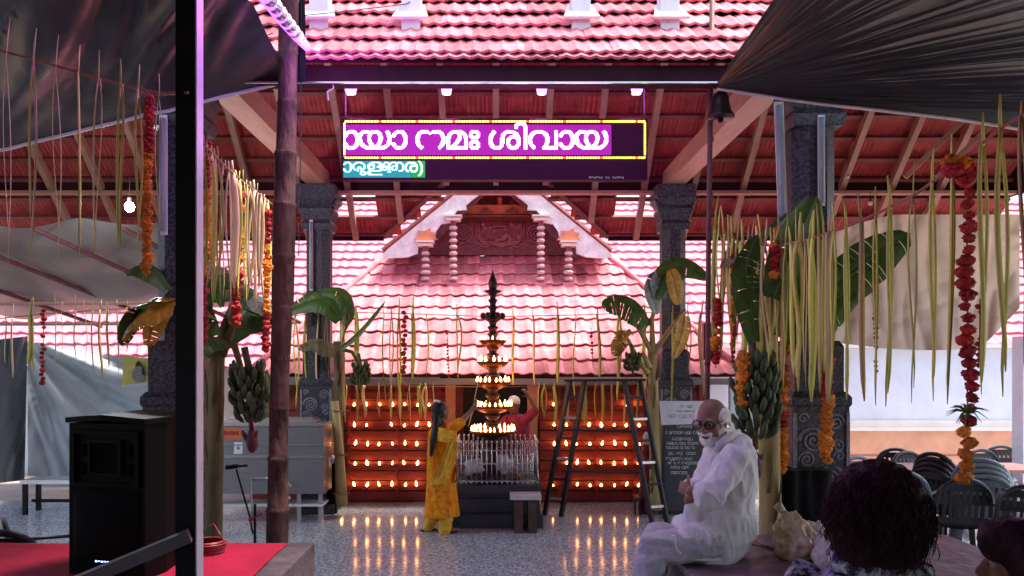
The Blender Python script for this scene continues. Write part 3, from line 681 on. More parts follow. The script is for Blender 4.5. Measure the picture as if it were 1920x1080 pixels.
# ---------------------------------------------------------------- right-hand building and windows
bl = thing('white_building', 'long white wall with an orange dado on the right behind the chairs', 'building', (7, 13.2, 0))
b = MB(); b.bbox(3.6, 14, 12.7, 12.9, .98, 2.2); obj('wall', b, WALLB, bl)
b = MB(); b.bbox(3.6, 14, 12.64, 12.9, -.06, .80); obj('dado', b, WALLO, bl)
b = MB(); b.bbox(3.6, 14, 12.60, 12.9, .803, .86).bbox(3.6, 14, 12.66, 12.9, .863, .977); obj('ledge', b, WHITEP, bl)
b = MB(); b.bbox(3.6, 14, 12.625, 12.638, .38, .40); obj('ledge', b, mat('dado_line', (.30, .13, .08), .8), bl)
b = MB(); b.bbox(3.6, 14, 12.55, 12.9, 2.203, 2.28); obj('roof_edge', b, WHITEP, bl)
wn_ = thing('window', 'pale blue window with dark bars left of the carved pillar', 'window', (P(1412, 0, 10.9).x, 10.9, 1.3))
a, c = P(1368, 800, 10.9), P(1466, 716, 10.9)
b = MB(); b.bbox(a.x, c.x, 10.9, 10.96, a.z, c.z); obj('pane', b, GLASSB, wn_)
b = MB()
for px in (1370, 1403, 1437, 1466): q = P(px, 0, 10.88); b.bbox(q.x - .012, q.x + .012, 10.87, 10.897, a.z, c.z)
for py in (718, 757, 798): q = P(0, py, 10.86); b.bbox(a.x, c.x, 10.855, 10.869, q.z - .012, q.z + .012)
obj('frame', b, WHITEP, wn_)
b = MB(); a, c = P(1325, 1010, 11.0), P(1484, 800, 11.0); b.bbox(a.x, c.x, 11.0, 11.1, -.06, c.z); tag(obj('low_wall', b, WHITEP), 'low white wall below the pale blue window', 'wall')
b = MB(); q = P(1921, 0, 9.5); b.bbox(q.x - .09, q.x + .12, 9.4, 9.6, 0, 2.3); tag(obj('white_column', b, WALLB), 'pale blue-white column at the right edge beside the beige tarpaulin', 'column')

# ---------------------------------------------------------------- stages
ls = thing('red_stage', 'stage on the left covered with a red carpet', 'stage', (-3.2, 3.6, 0))
b = MB(); b.bbox(-5.6, -1.14, 2.4, 4.69, 0, .85); obj('platform', b, CONC, ls)
b = MB()
b.sheet(lambda u, v: (-5.5 + (4.21 + .02 * wav(v * 5)) * u, 2.45 + 2.2 * v, .858 + .006 * wav(u * 9, v * 5) + .016 * max(0, 1 - 7 * abs(wav(u * 3.2 + v * .5, v * 2.6, 4))) ** 2), 160, 90)
for i in range(14):
    x = -2.6 + i * .1
obj('carpet', b, RED, ls, True)
b = MB()
for k in range(16):
    rr = .105 + .012 * random.uniform(-1, 1); cx, cy = P(392, 1040, 4.45).x, 4.42
    pts = [(cx + rr * math.cos(a / 18 * 6.283), cy + rr * math.sin(a / 18 * 6.283) * .9, .870 + .004 * k + .004 * wav(a, k)) for a in range(19)]
    b.tube(pts, .0045, 5)
b.tube([(cx + .1, cy, .93), (cx + .02, cy + .05, 1.02), (cx - .05, cy, .98), (cx - .1, cy + .04, .9)], .004, 5)
tag(obj('cable_coil', b, REDCAN, None, True), 'coil of dark red cable lying on the red carpet beside the steel post', 'cable coil')
rs = thing('purple_stage', 'low stage on the right with a worn purple-brown cover', 'stage', (2.0, 4.2, 0))
b = MB(); b.bbox(1.05, 2.95, 2.75, 4.90, 0, .84); obj('platform', b, CONC, rs)
b = MB(); b.sheet(lambda u, v: (1.045 + 1.91 * u, 2.74 + 2.165 * v, .851 + .007 * abs(wav(u * 5 + v * 3, v * 9)) + .004 * wav(u * 30, v * 22)), 60, 50); obj('cover', b, STAGEP, rs, True)
b = MB(); b.bbox(1.032, 1.049, 2.74, 4.90, .825, .853); obj('edge_trim', b, STEELB, rs)
for i, o_ in enumerate((0, .035)):
    b = MB(); b.tube([P(1390 + 12 * t, 1008 + 6 * t, 4.75 - .055 * t) * 1 + V(o_ + .01 * wav(t * .7, i), 0, 0) for t in range(11)], .010, 6)
    b.v = [(x, y, .872 + .0) if False else (x, y, max(z, .862)) for x, y, z in b.v]
    tag(obj('cord', b, STRING, None, True), ('dark cord lying on the purple stage behind the seated man', 'second dark cord lying beside the first on the purple stage, nearer the tan bag')[i], 'cord')

# ---------------------------------------------------------------- black steel post and brace, trunk pole, thin pole
pt = thing('steel_post', 'black square steel post standing in front of the red stage', 'post', (-1.163, 2.83, 0))
b = MB(); b.bbox(-1.20, -1.128, 2.795, 2.867, 0, 4.2); obj('upright', b, BLACKM, pt)
b = MB(); b.bbox(-1.127, -1.122, 2.80, 2.862, 0, 4.2); obj('lit_face', b, mat('lit_face_pale', (.72, .66, .72), .35, .08, 3), pt)  # right face coloured pale to imitate the violet light falling on it
b = MB(); b.bar(P(60, 1128, 2.60), P(356, 1004, 2.755), .05, .045); obj('brace', b, mat('brace_grey', (.10, .092, .105), .35, .15, 5), pt)
b = MB(); z = 0; prof = []
while z < 4.6:
    t = z / 4.6; r = .068 + .006 * math.sin(z * 3) ; prof += [(r, z), (r, z + .30), (r + .006, z + .315), (r, z + .33)]; z += .34
b.lathe(prof, 18, (0, 0, 0)); b.v = [(x * (1 + .10 * wav(z * 2.1, math.atan2(y, x))), y * (1 + .10 * wav(z * 2.1, math.atan2(y, x))), z) for x, y, z in b.v]; b.v = [(x + P(514, 0, 5).x + .10 * (z / 4.4) + .01 * wav(z * .9), y + 5.0 + .008 * wav(z * 1.1, 4), z) for x, y, z in b.v]
tag(obj('trunk_pole', b, AREC, None, True, origin=(P(514, 0, 5).x, 5, 0)), 'brown ringed palm trunk used as a pole right of the steel cabinet', 'pole')
tp_ = thing('thin_pole', 'thin dark red-brown pole in front of the right far pillar', 'pole', (P(1326, 0, 5.4).x, 5.4, 0))
b = MB(); b.tube([P(1321, 1195, 5.4), P(1326, 760, 5.4), P(1329, 420, 5.4), P(1336, -60, 5.4)], .019, 8)
for k in range(9): q = P(1322 + k * 1.5, 1000 - k * 105, 5.4); b.tube([q, q + V(0, 0, .03)], .023, 8)
obj('shaft', b, BAMB, tp_, True)
b = MB(); b.tube([P(1312, 195, 5.32), P(1358, 195, 5.32)], .012, 6); 
bell = thing('bell', 'dark bell hanging beside the thin pole under the eave beam', 'bell', tuple(P(1351, 205, 5.28)))
q = P(1351, 222, 5.28)
b = MB(); b.lathe([(.10, 0), (.098, .012), (.075, .045), (.062, .10), (.058, .14), (.045, .175), (.02, .19), (.012, .24)], 18, q); obj('bell_body', b, BRASSD, bell, True)
b = MB(); b.tube([q + V(0, 0, .22), q + V(0, 0, .34)], .008, 6).ball(q + V(0, 0, -.01), .022, 8, 6); obj('clapper', b, BLACKM, bell, True)
b = MB(); b.box(P(1331, 640, 5.5) + V(.01, .05, 0), (.10, .06, .27)); tag(obj('lantern_box', b, REDCAN), 'dark red box fixed behind the thin pole beside the hanging flowers', 'box')
# violet tube
vt = thing('violet_tube', 'ribbed light tube glowing violet at the top beside the roof tiles', 'light tube', tuple(P(540, 40, 4.6)))
pts = [P(576, 90, 4.85), P(560, 70, 4.7), P(530, 36, 4.3), P(496, -6, 3.8), P(440, -90, 3.1)]
b = MB(); b.tube(pts, [.022, .036, .036, .033, .030], 12); obj('tube', b, VIOLET, vt, True)
for i in range(12):
    a = pts[1].lerp(pts[4], i / 11); c = pts[1].lerp(pts[4], i / 11 + .012); b = MB(); b.tube([a, c], .038, 14); obj('ring', b, STEELB, vt, True)
for q, e in ((P(600, 120, 4.75), 2.2), (P(560, -120, 3.0), 9)):
    l_ = bpy.data.lights.new('violet_glow', 'POINT'); l_.energy = e; l_.color = (.50, .10, 1); l_.shadow_soft_size = .06
    lo = bpy.data.objects.new('violet_glow', l_); COL.objects.link(lo); lo.location = q
for i, (p0, p1, l) in enumerate(((P(1461, 190, 5.38), P(1470, 440, 5.38), 'tall pale light tube on the left corner of the carved pillar'),
        (P(1541, 215, 5.38), P(1542, 385, 5.38), 'short pale light tube on the right corner of the carved pillar'),
        (P(305, 215, 5.38), P(305, 440, 5.38), 'pale light tube on the dark pillar behind the black steel post'),
        (P(583, 412, 9.68), P(583, 545, 9.68), 'pale light tube on the left far pillar'))):
    t_ = thing('tube_light', l, 'tube light', tuple(p1)); b = MB(); w_ = (.030, .022, .026, .02)[i]
    b.bar(p0 + V(0, .012, 0), p1 + V(0, .012, 0), w_ * 2.2, .012, up=(0, 1, 0)); obj('fitting', b, WHITEP, t_)
    b = MB(); b.tube([p0.lerp(p1, .03), p1.lerp(p0, .03)], w_ * .8, 10); obj('lamp', b, TUBEW, t_, True)
for q, l, s_ in ((P(243, 388, 7.5), 'glowing white bulb on the left below the tiled roof', .046), (P(1590, 332, 9.7), 'small white bulb under the back beam right of the carved pillar', .016), (P(1632, 381, 9.4), 'small white lamp hanging right of the carved pillar', .026)):
    t_ = thing('bulb', l, 'bulb', tuple(q)); b = MB(); b.ball(q, (s_, s_, s_ * 1.1), 12, 8); obj('glass', b, BULB if s_ > .03 else WHITEP, t_, True)
    b = MB(); b.tube([q + V(0, 0, s_ * .9), q + V(0, 0, s_ * 2.0)], s_ * .5, 8).tube([q + V(0, 0, s_ * 1.9), q + V(0, 0, .3)], .003, 4); obj('holder', b, BLACKM, t_)
    if s_ > .03:
        l_ = bpy.data.lights.new('bulb_glow', 'POINT'); l_.energy = 25; l_.color = (.85, .93, 1); l_.shadow_soft_size = .04
        lo = bpy.data.objects.new('bulb_glow', l_); COL.objects.link(lo); lo.location = q + V(0, -.08, 0)
for i, (pp, l) in enumerate(((((380, 108, 4.9), (450, 86, 4.95), (512, 62, 5.0)), 'black wire slanting across the dark tarpaulin to the trunk pole'),
        (((560, 30, 5.1), (640, 22, 5.3), (760, 8, 5.4), (800, -10, 5.5)), 'thin wire running over the front roof tiles between the white roof posts'),
        (((565, 0, 5.0), (563, 300, 5.05), (560, 480, 5.1)), 'thin loose wire hanging right of the trunk pole'))):
    b = MB(); b.tube([P(*p) for p in pp], .004, 5); tag(obj('wire', b, WIRE), l, 'wire')
b = MB(); b.tube([P(622, 152, 5.2), P(626, 165, 5.2), (P(614, 172, 5.2)), P(616, 188, 5.2)], .006, 5); tag(obj('wire_end', b, WBAG), 'short loose wire end dangling below the left end of the eave beam', 'wire')

# ---------------------------------------------------------------- banana plants
def leaf(par, spine, wid, m, droop=.35, seg=16, name='leaf', side=None, tear=.12):
    spine = [Vector(p) for p in spine]
    def at(t):
        k = t * (len(spine) - 1); i = min(int(k), len(spine) - 2); f = k - i
        p0, p1, p2, p3 = spine[max(i - 1, 0)], spine[i], spine[i + 1], spine[min(i + 2, len(spine) - 1)]
        return .5 * ((2 * p1) + (p2 - p0) * f + (2 * p0 - 5 * p1 + 4 * p2 - p3) * f * f + (3 * p1 - p0 - 3 * p2 + p3) * f ** 3)
    b = MB(); L = (spine[-1] - spine[0]).length
    b.tube([at(i / seg) for i in range(seg + 1)], [wid * .07 * (1 - .75 * i / seg) + .003 for i in range(seg + 1)], 5)
    for s in (-1, 1):
        dd = droop
        for i in range(seg):
            t0, t1 = i / seg, (i + 1) / seg
            if random.random() < tear: t1 -= .10 / seg; dd = droop * random.uniform(.8, 1.4)
            row = []
            for t in (t0, t1):
                p = at(t); tg = (at(min(t + .03, 1)) - at(max(t - .03, 0))).normalized()
                sd_ = side.normalized() if side else tg.cross(Vector((0, 0, 1)))
                sd_ = (sd_ - tg * sd_.dot(tg)); sd_ = sd_.normalized() if sd_.length > .05 else Vector((1, 0, 0))
                ww = wid * (max(0, math.sin(math.pi * min(1, t * .90 + .10))) ** .55) * (1 + .10 * wav(t * 9, s))
                up = tg.cross(sd_)
                if up.z < 0: up = -up
                for k in range(4):
                    f = k / 3
                    row.append(p + sd_ * (s * ww * f * (1 - .25 * dd * f)) - Vector((0, 0, 1)) * (ww * dd * f * f) + up * (.10 * ww * math.sin(f * 3.1) + .05 * ww * wav(t * 14, f * 2, s)))
            b.add(row, [(k, k + 1, 4 + k + 1, 4 + k) for k in range(3)])
    return obj(name, b, m, par, True)
bm_ = MB(); bm_.tube([(0, 0, 0), (.012, 0, .03), (.030, 0, .065), (.034, 0, .105), (.026, 0, .14), (.022, 0, .155)], [.010, .021, .027, .026, .017, .007], 6)
banm = mesh_of(bm_, 'banana', smooth=True, mats=[BANANA])
def bunch(par, top, L, n_h, rad, lean=(0, 0)):
    stem = MB(); bot = top + V(lean[0], lean[1], -L); stem.tube([top + V(-.03, 0, .18), top + V(0, 0, .04), top.lerp(bot, .5), bot], [.025, .024, .02, .014], 7)
    p = obj('banana_bunch', stem, BTRK, par, True)
    for h in range(n_h):
        t = (h + .3) / n_h; c = top.lerp(bot, t * .93); k = 10 if h < n_h * .7 else 8; r = rad * (.80 + .5 * math.sin(math.pi * (t * .85 + .1))) * .36
        for i in range(k):
            a = 2 * math.pi * (i + (h % 2) * .5 + random.uniform(-.12, .12)) / k
            q = Matrix.Translation(c + V(math.cos(a) * r, math.sin(a) * r, 0)) @ Matrix.Rotation(a, 4, 'Z') @ Matrix.Rotation(random.uniform(-.05, .6), 4, 'Y') @ Matrix.Scale(rad / .15 * random.uniform(.68, .85), 4)
            inst('banana', banm, q, p)
    return bot
def bud(par, p, s):
    b = MB(); b.tube([p + V(0, 0, .12), p + V(.01, 0, 0)], .012 , 6); b.ball(p + V(.01, 0, -s * .9), (s * .5, s * .5, s), 10, 8, jit=.04)
    for k in range(3): b.ball(p + V(.03 * (k - 1), -.02, -s * .55), (s * .2, s * .12, s * .62), 6, 6, Matrix.Rotation(.5 * (k - 1), 3, 'Y'))
    obj('flower_bud', b, BUDM, par, True)
def plant(label, d, base, top, r0, r1, m):
    a, c = P(*base, d), P(*top, d)
    if base[1] >= 1000: a.z = 0
    t = thing('banana_plant', label, 'banana plant', tuple(a), 'banana plants tied to the pillars')
    b = MB(); k = 14
    b.tube([a.lerp(c, i / k) + V(.012 * wav(i * .5, d), 0, 0) for i in range(k + 1)], [(r0 + (r1 - r0) * i / k) * (1 + .07 * wav(i * 1.3, d, 3)) for i in range(k + 1)], 12)
    obj('trunk', b, m, t, True)
    for i in range(5):
        b = MB(); h = random.uniform(.1, .9); p = a.lerp(c, h); an = random.uniform(2.5, 5.5); r = r0 + (r1 - r0) * h
        b.tube([p + V(math.cos(an) * r, math.sin(an) * r, 0), p + V(math.cos(an + .3) * r * 1.25, math.sin(an + .3) * r * 1.2, .15), p + V(math.cos(an + .35) * r * 1.5, math.sin(an + .3) * r * 1.2, .32)], [.03, .02, .004], 5, flat=.3); obj('dry_sheath', b, BTRK, t, True)
    return t, a, c
def LP(d, *pts): return [P(x, y, d + (z[0] if z else 0)) for x, y, *z in pts]
pA, a, c = plant('dark banana plant with a heavy green bunch between the steel post and the trunk pole', 5.25, (398, 1010), (408, 660), .060, .050, BTRK)
b = MB()
for pts in (LP(5.25, (400, 670), (392, 620), (388, 560)), LP(5.25, (410, 665), (420, 610), (440, 560)), LP(5.25, (415, 668), (440, 600), (480, 560)), LP(5.2, (412, 640), (440, 650), (455, 700), (462, 712))):
    b.tube(pts, [.035, .026, .018, .014][:len(pts)], 7)
obj('leaf_stalk', b, BTRK, pA, True)
leaf(pA, LP(5.2, (390, 600), (372, 585, -.1), (335, 575, -.2)), .13, BANL)
leaf(pA, LP(5.2, (388, 570), (400, 548), (430, 540), (455, 556)), .15, BANL, side=V(0, .5, 1), droop=.1)
leaf(pA, LP(5.2, (440, 565), (462, 580), (490, 590), (518, 585)), .16, BANL, side=V(0, .6, 1), droop=.1)
leaf(pA, LP(5.1, (470, 560), (500, 575), (530, 600)), .10, BANP, side=V(0, .7, .6), droop=.1)
leaf(pA, LP(5.3, (330, 570), (290, 575), (255, 600), (232, 640)), .17, BANY, side=V(.2, .8, .8), droop=.25, tear=.5)
leaf(pA, LP(5.3, (330, 560), (305, 570), (288, 610), (278, 650)), .09, BANY, side=V(.6, .5, .2), droop=.2, tear=.5)
leaf(pA, LP(5.35, (335, 565), (275, 568), (245, 600), (228, 648)), .10, BANL, side=V(.5, .5, .4), droop=.2, tear=.4)
leaf(pA, LP(5.15, (405, 660), (380, 610), (372, 570), (400, 530)), .12, BANL, side=V(.7, .4, .3), droop=.2, tear=.3)
leaf(pA, LP(5.3, (412, 650), (450, 610), (470, 572), (455, 535)), .11, BANL, side=V(.7, .4, .4), droop=.2, tear=.3)
leaf(pA, LP(5.4, (320, 545), (290, 510), (262, 500), (235, 512)), .10, BANL, side=V(0, .8, .6), tear=.4)
bot = bunch(pA, P(466, 700, 5.15), .40, 7, .155, (.02, 0)); bud(pA, P(470, 806, 5.13), .085)
pB, a, c = plant('slender banana plant tied to the left far pillar with a dark green leaf', 9.6, (640, 948), (632, 640), .055, .05, BTRK)
b = MB(); b.tube([P(641, 946, 9.52), P(636, 850, 9.52), P(628, 752, 9.52)], [.075, .06, .05], 10); obj('pale_sheath', b, BTRKY, pB, True)
b = MB()
for y in (770, 852, 925): b.tube([P(625, y, 9.45), P(640, y + 2, 9.43), P(655, y, 9.47)], .012, 5)
obj('tie', b, STRING, pB)
leaf(pB, LP(9.5, (640, 600), (618, 568), (585, 562), (535, 585)), .17, BANL, side=V(0, .35, 1), droop=.2)
leaf(pB, LP(9.45, (642, 640), (652, 590), (640, 550), (600, 545)), .12, BANL, side=V(.2, .3, 1), droop=.3)
leaf(pB, LP(9.4, (640, 650), (672, 622), (700, 590), (722, 565)), .08, BANL, side=V(.3, .5, .6), tear=.6, droop=.9)
leaf(pB, LP(9.4, (632, 660), (612, 650), (590, 640), (560, 655)), .12, BTRK, side=V(0, .5, 1), tear=.5)
b = MB(); b.tube(LP(9.45, (640, 655), (660, 660), (672, 680)), [.03, .025, .02], 6); obj('leaf_stalk', b, BTRK, pB, True)
bunch(pB, P(676, 690, 9.4), .28, 4, .14)
pC, a, c = plant('banana plant with yellowing leaves tied to the right far pillar beside the ladder', 9.45, (1232, 955), (1222, 655), .085, .055, BTRKY)
b = MB()
for pts in (LP(9.4, (1222, 660), (1200, 620), (1180, 590)), LP(9.4, (1224, 660), (1222, 600), (1238, 540)), LP(9.4, (1226, 660), (1255, 620), (1285, 580)), LP(9.35, (1215, 700), (1200, 680), (1180, 640), (1168, 620)), LP(9.35, (1218, 690), (1205, 662), (1192, 668))):
    b.tube(pts, [.04, .03, .02, .012][:len(pts)], 7)
obj('leaf_stalk', b, BTRKY, pC, True)
leaf(pC, LP(9.35, (1215, 612), (1190, 580), (1160, 565), (1128, 572)), .20, BANL, side=V(0, .5, 1), droop=.3, tear=.4)
leaf(pC, LP(9.35, (1180, 630), (1172, 622), (1160, 640), (1152, 668)), .15, BANY, side=V(.8, .4, .1), droop=.3, tear=.5)
leaf(pC, LP(9.3, (1236, 560), (1235, 520), (1225, 545), (1232, 590)), .16, BANP, side=V(.9, .4, 0), droop=.15)
leaf(pC, LP(9.3, (1226, 560), (1248, 512), (1285, 500), (1330, 522)), .17, BANL, side=V(0, .4, 1), droop=.15)
leaf(pC, LP(9.2, (1258, 505), (1264, 525), (1268, 548), (1270, 572)), .13, BANY, side=V(.9, .4, .1), droop=.1, tear=.6)
leaf(pC, LP(9.2, (1285, 592), (1282, 610), (1275, 640), (1262, 672)), .12, BANY, side=V(.9, .4, .1), droop=.1, tear=.6)
bunch(pC, P(1187, 672, 9.3), .22, 3, .13)
pD, a, c = plant('thick banana plant with a large green bunch in front of the carved pillar', 5.2, (1446, 1003), (1440, 560), .085, .062, BTRKY)
leaf(pD, LP(4.85, (1452, 560), (1478, 490), (1505, 425), (1530, 368)), .16, BANL, side=V(.88, .15, -.46), droop=.12)
leaf(pD, LP(5.1, (1540, 560), (1590, 520), (1640, 478), (1706, 438)), .17, BANL, side=V(-.6, .2, .8), droop=.10, tear=.25)
leaf(pD, LP(4.9, (1470, 640), (1520, 590), (1560, 560), (1610, 545)), .17, BANL, side=V(-.3, .2, .9), droop=.15, tear=.3)
leaf(pD, LP(5.0, (1420, 640), (1405, 560), (1400, 500), (1420, 440)), .12, BANL, side=V(.9, .2, .1), droop=.15, tear=.3)
leaf(pD, LP(5.2, (1438, 560), (1420, 480), (1440, 430), (1475, 400)), .13, BANL, side=V(.5, .6, .3))
leaf(pD, LP(5.15, (1445, 550), (1490, 500), (1530, 480), (1565, 500)), .20, BANL, side=V(.2, .4, 1))
leaf(pD, LP(5.15, (1450, 600), (1500, 560), (1545, 545), (1575, 560)), .14, BANL, side=V(.2, .4, 1))
leaf(pD, LP(5.25, (1435, 560), (1410, 500), (1378, 470), (1352, 500)), .13, BTRK, side=V(.2, .6, .6))
b = MB()
for pts in (LP(5.2, (1440, 580), (1445, 520), (1462, 470)), LP(5.2, (1445, 590), (1495, 570), (1545, 556)), LP(5.15, (1436, 620), (1410, 615), (1412, 690))): b.tube(pts, [.04, .03, .02], 7)
obj('leaf_stalk', b, BTRK, pD, True)
bunch(pD, P(1418, 690, 5.05), .55, 9, .175, (.0, 0)); bud(pD, P(1413, 850, 5.05), .10)

# ---------------------------------------------------------------- palm-strip festoons
def strip(par, q, up, dn, wd, m, k=0, split=True):
    b = MB(); sw = random.uniform(-.012, .012); tw = random.uniform(0, 1.6)
    ax = (math.cos(tw), math.sin(tw), 0)
    sw = random.uniform(-.025, .025) * min(1.4, dn); ph = random.uniform(0, 6); wv = random.uniform(.05, .5) * wd
    def run(s_, l, g, e, w0):
        n = 9; pts = []; rs = []
        for i in range(n + 1):
            t = i / n; pts.append(q + V(s_ * g * math.sin(math.pi * min(1, t * 1.15) ** .8) * e + sw * t * t + wv * math.sin(ph + t * 5 + s_), s_ * .008 * math.sin(t * 3) + wv * .7 * math.cos(ph + t * 4), -l * t))
            rs.append(w0 * (.55 + .5 * math.sin(math.pi * (.15 + .75 * t))) * (1 if i < n else .35))
        b.tube(pts, rs, 4, flat=random.uniform(.15, .35), up=ax)
    if split:
        for s_ in (-1, 1): run(s_, dn * (1 if s_ > 0 else random.uniform(.72, .98)), wd * random.uniform(.5, 1.7), random.uniform(.4, 1.2), wd * random.uniform(.42, .62))
    else: run(random.choice((-1, 1)), dn, wd * .8, random.uniform(-1, 1), wd * .95)
    k_ = random.uniform(-.12, .12) * up
    b.tube([q + V(k_, 0, up), q + V(k_ * .3, .002, up * .5), q + V(0, 0, -.01)], [wd * .22, wd * .42, wd * .5], 4, flat=.3, up=ax)
    obj('palm_strip', b, m, par, True)
def rope_y(pts, x):
    for (x0, y0, d0), (x1, y1, d1) in zip(pts, pts[1:]):
        if x0 <= x <= x1: t = (x - x0) / (x1 - x0 + 1e-9); return y0 + (y1 - y0) * t, d0 + (d1 - d0) * t
    return pts[-1][1], pts[-1][2]
def festoon(label, rope, strips, r=.006, m=STRING, wf=.62):
    q = P(*rope[len(rope) // 2]); t = thing('festoon', label, 'festoon', tuple(q), 'palm leaf festoons')
    b = MB(); pp = []
    for (x0, y0, d0), (x1, y1, d1) in zip(rope, rope[1:]):
        for i in range(8):
            k = i / 8; pp.append(P(x0 + (x1 - x0) * k, y0 + (y1 - y0) * k, d0 + (d1 - d0) * k))
    pp.append(P(*rope[-1])); b.tube(pp, r, 6); obj('rope', b, m, t, True)
    for x, yt, yb, wpx, mm, sp in strips:
        y, d = rope_y(rope, x); q = P(x, y, d); strip(t, q + V(0, -.012, 0), max(.01, (y - yt) / F * d), (yb - y) / F * d, wpx * wf / F * d, mm, split=sp)
    return t
rn = random.Random(3); LM = [LEAF, LEAFC, LEAFD, LEAF]
festoon('palm strips on a rope sloping down from the left edge to the steel post', [(-160, 60, 3.2), (0, 95, 3.15), (100, 122, 3.1), (200, 152, 3.05), (300, 176, 3.0), (352, 174, 2.78)],
    [(-40, 20, 560, 8, LEAFC, True), (16, 35, 500, 8, LEAFC, True), (66, 55, 495, 7, LEAFC, True), (108, 68, 490, 7, LEAFC, True), (150, 86, 482, 9, LEAFY, False), (188, 95, 480, 9, LEAFC, True), (229, 112, 476, 8, LEAF, True), (262, 122, 472, 6, LEAF, True), (301, 140, 464, 9, LEAF, True)], .006, wf=.74)
lf = [(384 + 6.6 * i, 262 + 6.2 * i + rn.uniform(-12, 4), 545 + 1.3 * i + rn.uniform(-25, 22), 5 + rn.random() * 4, rn.choice([LEAFC, LEAFC, LEAF]), rn.random() < .5) for i in range(19)]
festoon('dense cream palm strips on a rope between the steel post and the trunk pole', [(381, 270, 2.9), (420, 310, 3.5), (460, 345, 4.2), (512, 385, 4.95)], lf, .006, wf=.95)
rr = [(1336, 425, 5.35), (1385, 452, 5.2), (1450, 462, 4.9), (1520, 448, 4.6), (1580, 428, 4.3), (1650, 398, 4.0), (1720, 362, 3.7), (1790, 310, 3.45), (1880, 238, 3.15), (1960, 190, 2.95)]
rs_ = []
for i in range(26):
    x = 1338 + i * 8.9 + rn.uniform(-2, 2); rs_.append((x, rope_y(rr, x)[0] - rn.uniform(30, 62), 650 + i * 3.2 + rn.uniform(-30, 45), 6 + rn.random() * 6, rn.choice([LEAF, LEAFC, LEAFD, LEAF, LEAFY]), rn.random() < .5))
for x, yt, yb, w_ in ((1563, 380, 745, 8), (1585, 378, 750, 9), (1612, 362, 752, 9), (1640, 350, 760, 8), (1668, 330, 762, 11), (1710, 305, 756, 10), (1745, 280, 752, 9), (1782, 252, 758, 12), (1840, 212, 740, 12), (1872, 178, 744, 13), (1912, 190, 735, 10)):
    rs_.append((x, yt, yb, w_, LEAF if rn.random() < .8 else LEAFD, rn.random() < .75))
festoon('long palm strips on a rope sweeping up from the thin pole to the right edge', rr, rs_, .0075, mat('rust_rope', (.34, .11, .07), .8))
fr_ = [(545, 592, 9.75), (640, 585, 9.7), (760, 588, 9.65), (930, 594, 9.62), (1100, 590, 9.65), (1240, 585, 9.7), (1330, 588, 9.75)]
fs_ = []
for x in (556, 575, 596, 613, 641, 667, 718, 733, 750, 773, 800, 858, 962, 998, 1044, 1078, 1120, 1160, 1210, 1260, 1290, 1315):
    fs_.append((x + rn.uniform(-2, 2), rn.uniform(556, 580), rn.uniform(700, 790), 5 + rn.random() * 4, rn.choice([LEAF, LEAFC, LEAF]), rn.random() < .4))
festoon('far row of palm strips strung between the two far pillars before the shrine roof', fr_, fs_, .006)
fr2 = [(640, 722, 10.2), (930, 726, 10.2), (1230, 720, 10.2)]
fs2 = [(x + rn.uniform(-2, 2), 718, rn.uniform(782, 800), 4.5 + rn.random() * 4, rn.choice([LEAFC, LEAFC, LEAF]), rn.random() < .4) for x in (648, 668, 683, 709, 735, 752, 768, 786, 800, 812, 1012, 1020, 1038, 1062, 1090, 1098, 1116, 1131, 1147, 1170, 1196, 1214)]
festoon('low row of cream palm strips hanging in front of the top of the red wall', fr2, fs2, .004)
fl_ = [(-30, 600, 7.2), (110, 586, 7.2), (300, 574, 7.2)]
fs3 = [(x, rn.uniform(548, 572), yb, w_, rn.choice([LEAF, LEAFY, LEAF, LEAFC]), False) for x, yb, w_ in ((12, 682, 6), (25, 708, 9), (58, 688, 9), (64, 702, 6), (106, 698, 5), (117, 692, 4), (143, 672, 5), (160, 680, 6), (175, 698, 4), (190, 712, 8), (203, 690, 4), (222, 698, 6), (240, 660, 4), (283, 690, 7))]
festoon('far-left row of short palm strips in front of the blue-grey sheet wall', fl_, fs3, .006)

# ---------------------------------------------------------------- flower garlands
fb = MB(); fb.ball((0, 0, 0), (1, 1, .75), 15, 9, jit=.24)
FLM = {k: mesh_of(fb, 'flower', mats=[m]) for k, m in (('o', MARO), ('r', MARR))}
def garland(label, x0, y0, x1, y1, d, n, rpx, cols, sparse=.0, jx=.35):
    a, c = P(x0, y0, d), P(x1, y1, d); t = thing('flower_garland', label, 'garland', tuple(a), 'flower garlands')
    b = MB(); b.tube([a, a.lerp(c, .5) + V(.004, 0, 0), c], .004, 5); obj('string', b, STRING, t)
    for i in range(n):
        if rn.random() < sparse: continue
        k = (i + .5) / n; r = rpx / F * d * rn.uniform(.75, 1.2); p = a.lerp(c, k) + V(rn.uniform(-jx, jx) * r, rn.uniform(-.4, 0) * r, 0)
        inst('flower', FLM[rn.choice(cols) if len(cols) < 3 else cols[min(int(k * len(cols)), len(cols) - 1)]], Matrix.Translation(p) @ Matrix.Rotation(rn.uniform(0, 6), 4, 'Z') @ Matrix.Rotation(rn.uniform(-.6, .6), 4, 'X') @ Matrix.Scale(r, 4), t)
garland('red garland hanging beside the steel post, orange in its lower half', 280, 178, 275, 515, 3.05, 34, 10, 'rrroooooo')
garland('marigold garland hanging close behind the right side of the steel post', 386, 265, 380, 640, 3.1, 34, 10, 'rroooorrr')
garland('marigold garland among the cream palm strips left of the trunk pole', 450, 350, 442, 610, 4.1, 28, 9, 'roooorrr')
garland('dark red and orange garland touching the left side of the trunk pole', 503, 395, 498, 660, 4.8, 26, 8, 'rroooorr')
garland('thin dark red garland far behind in front of the left half of the shrine roof', 759, 582, 757, 735, 9.6, 18, 5, 'r', .15, .6)
garland('thin broken red garland before the shrine roof between the left column and the lamp tower', 838, 622, 842, 712, 9.6, 14, 2.5, 'r', .2)
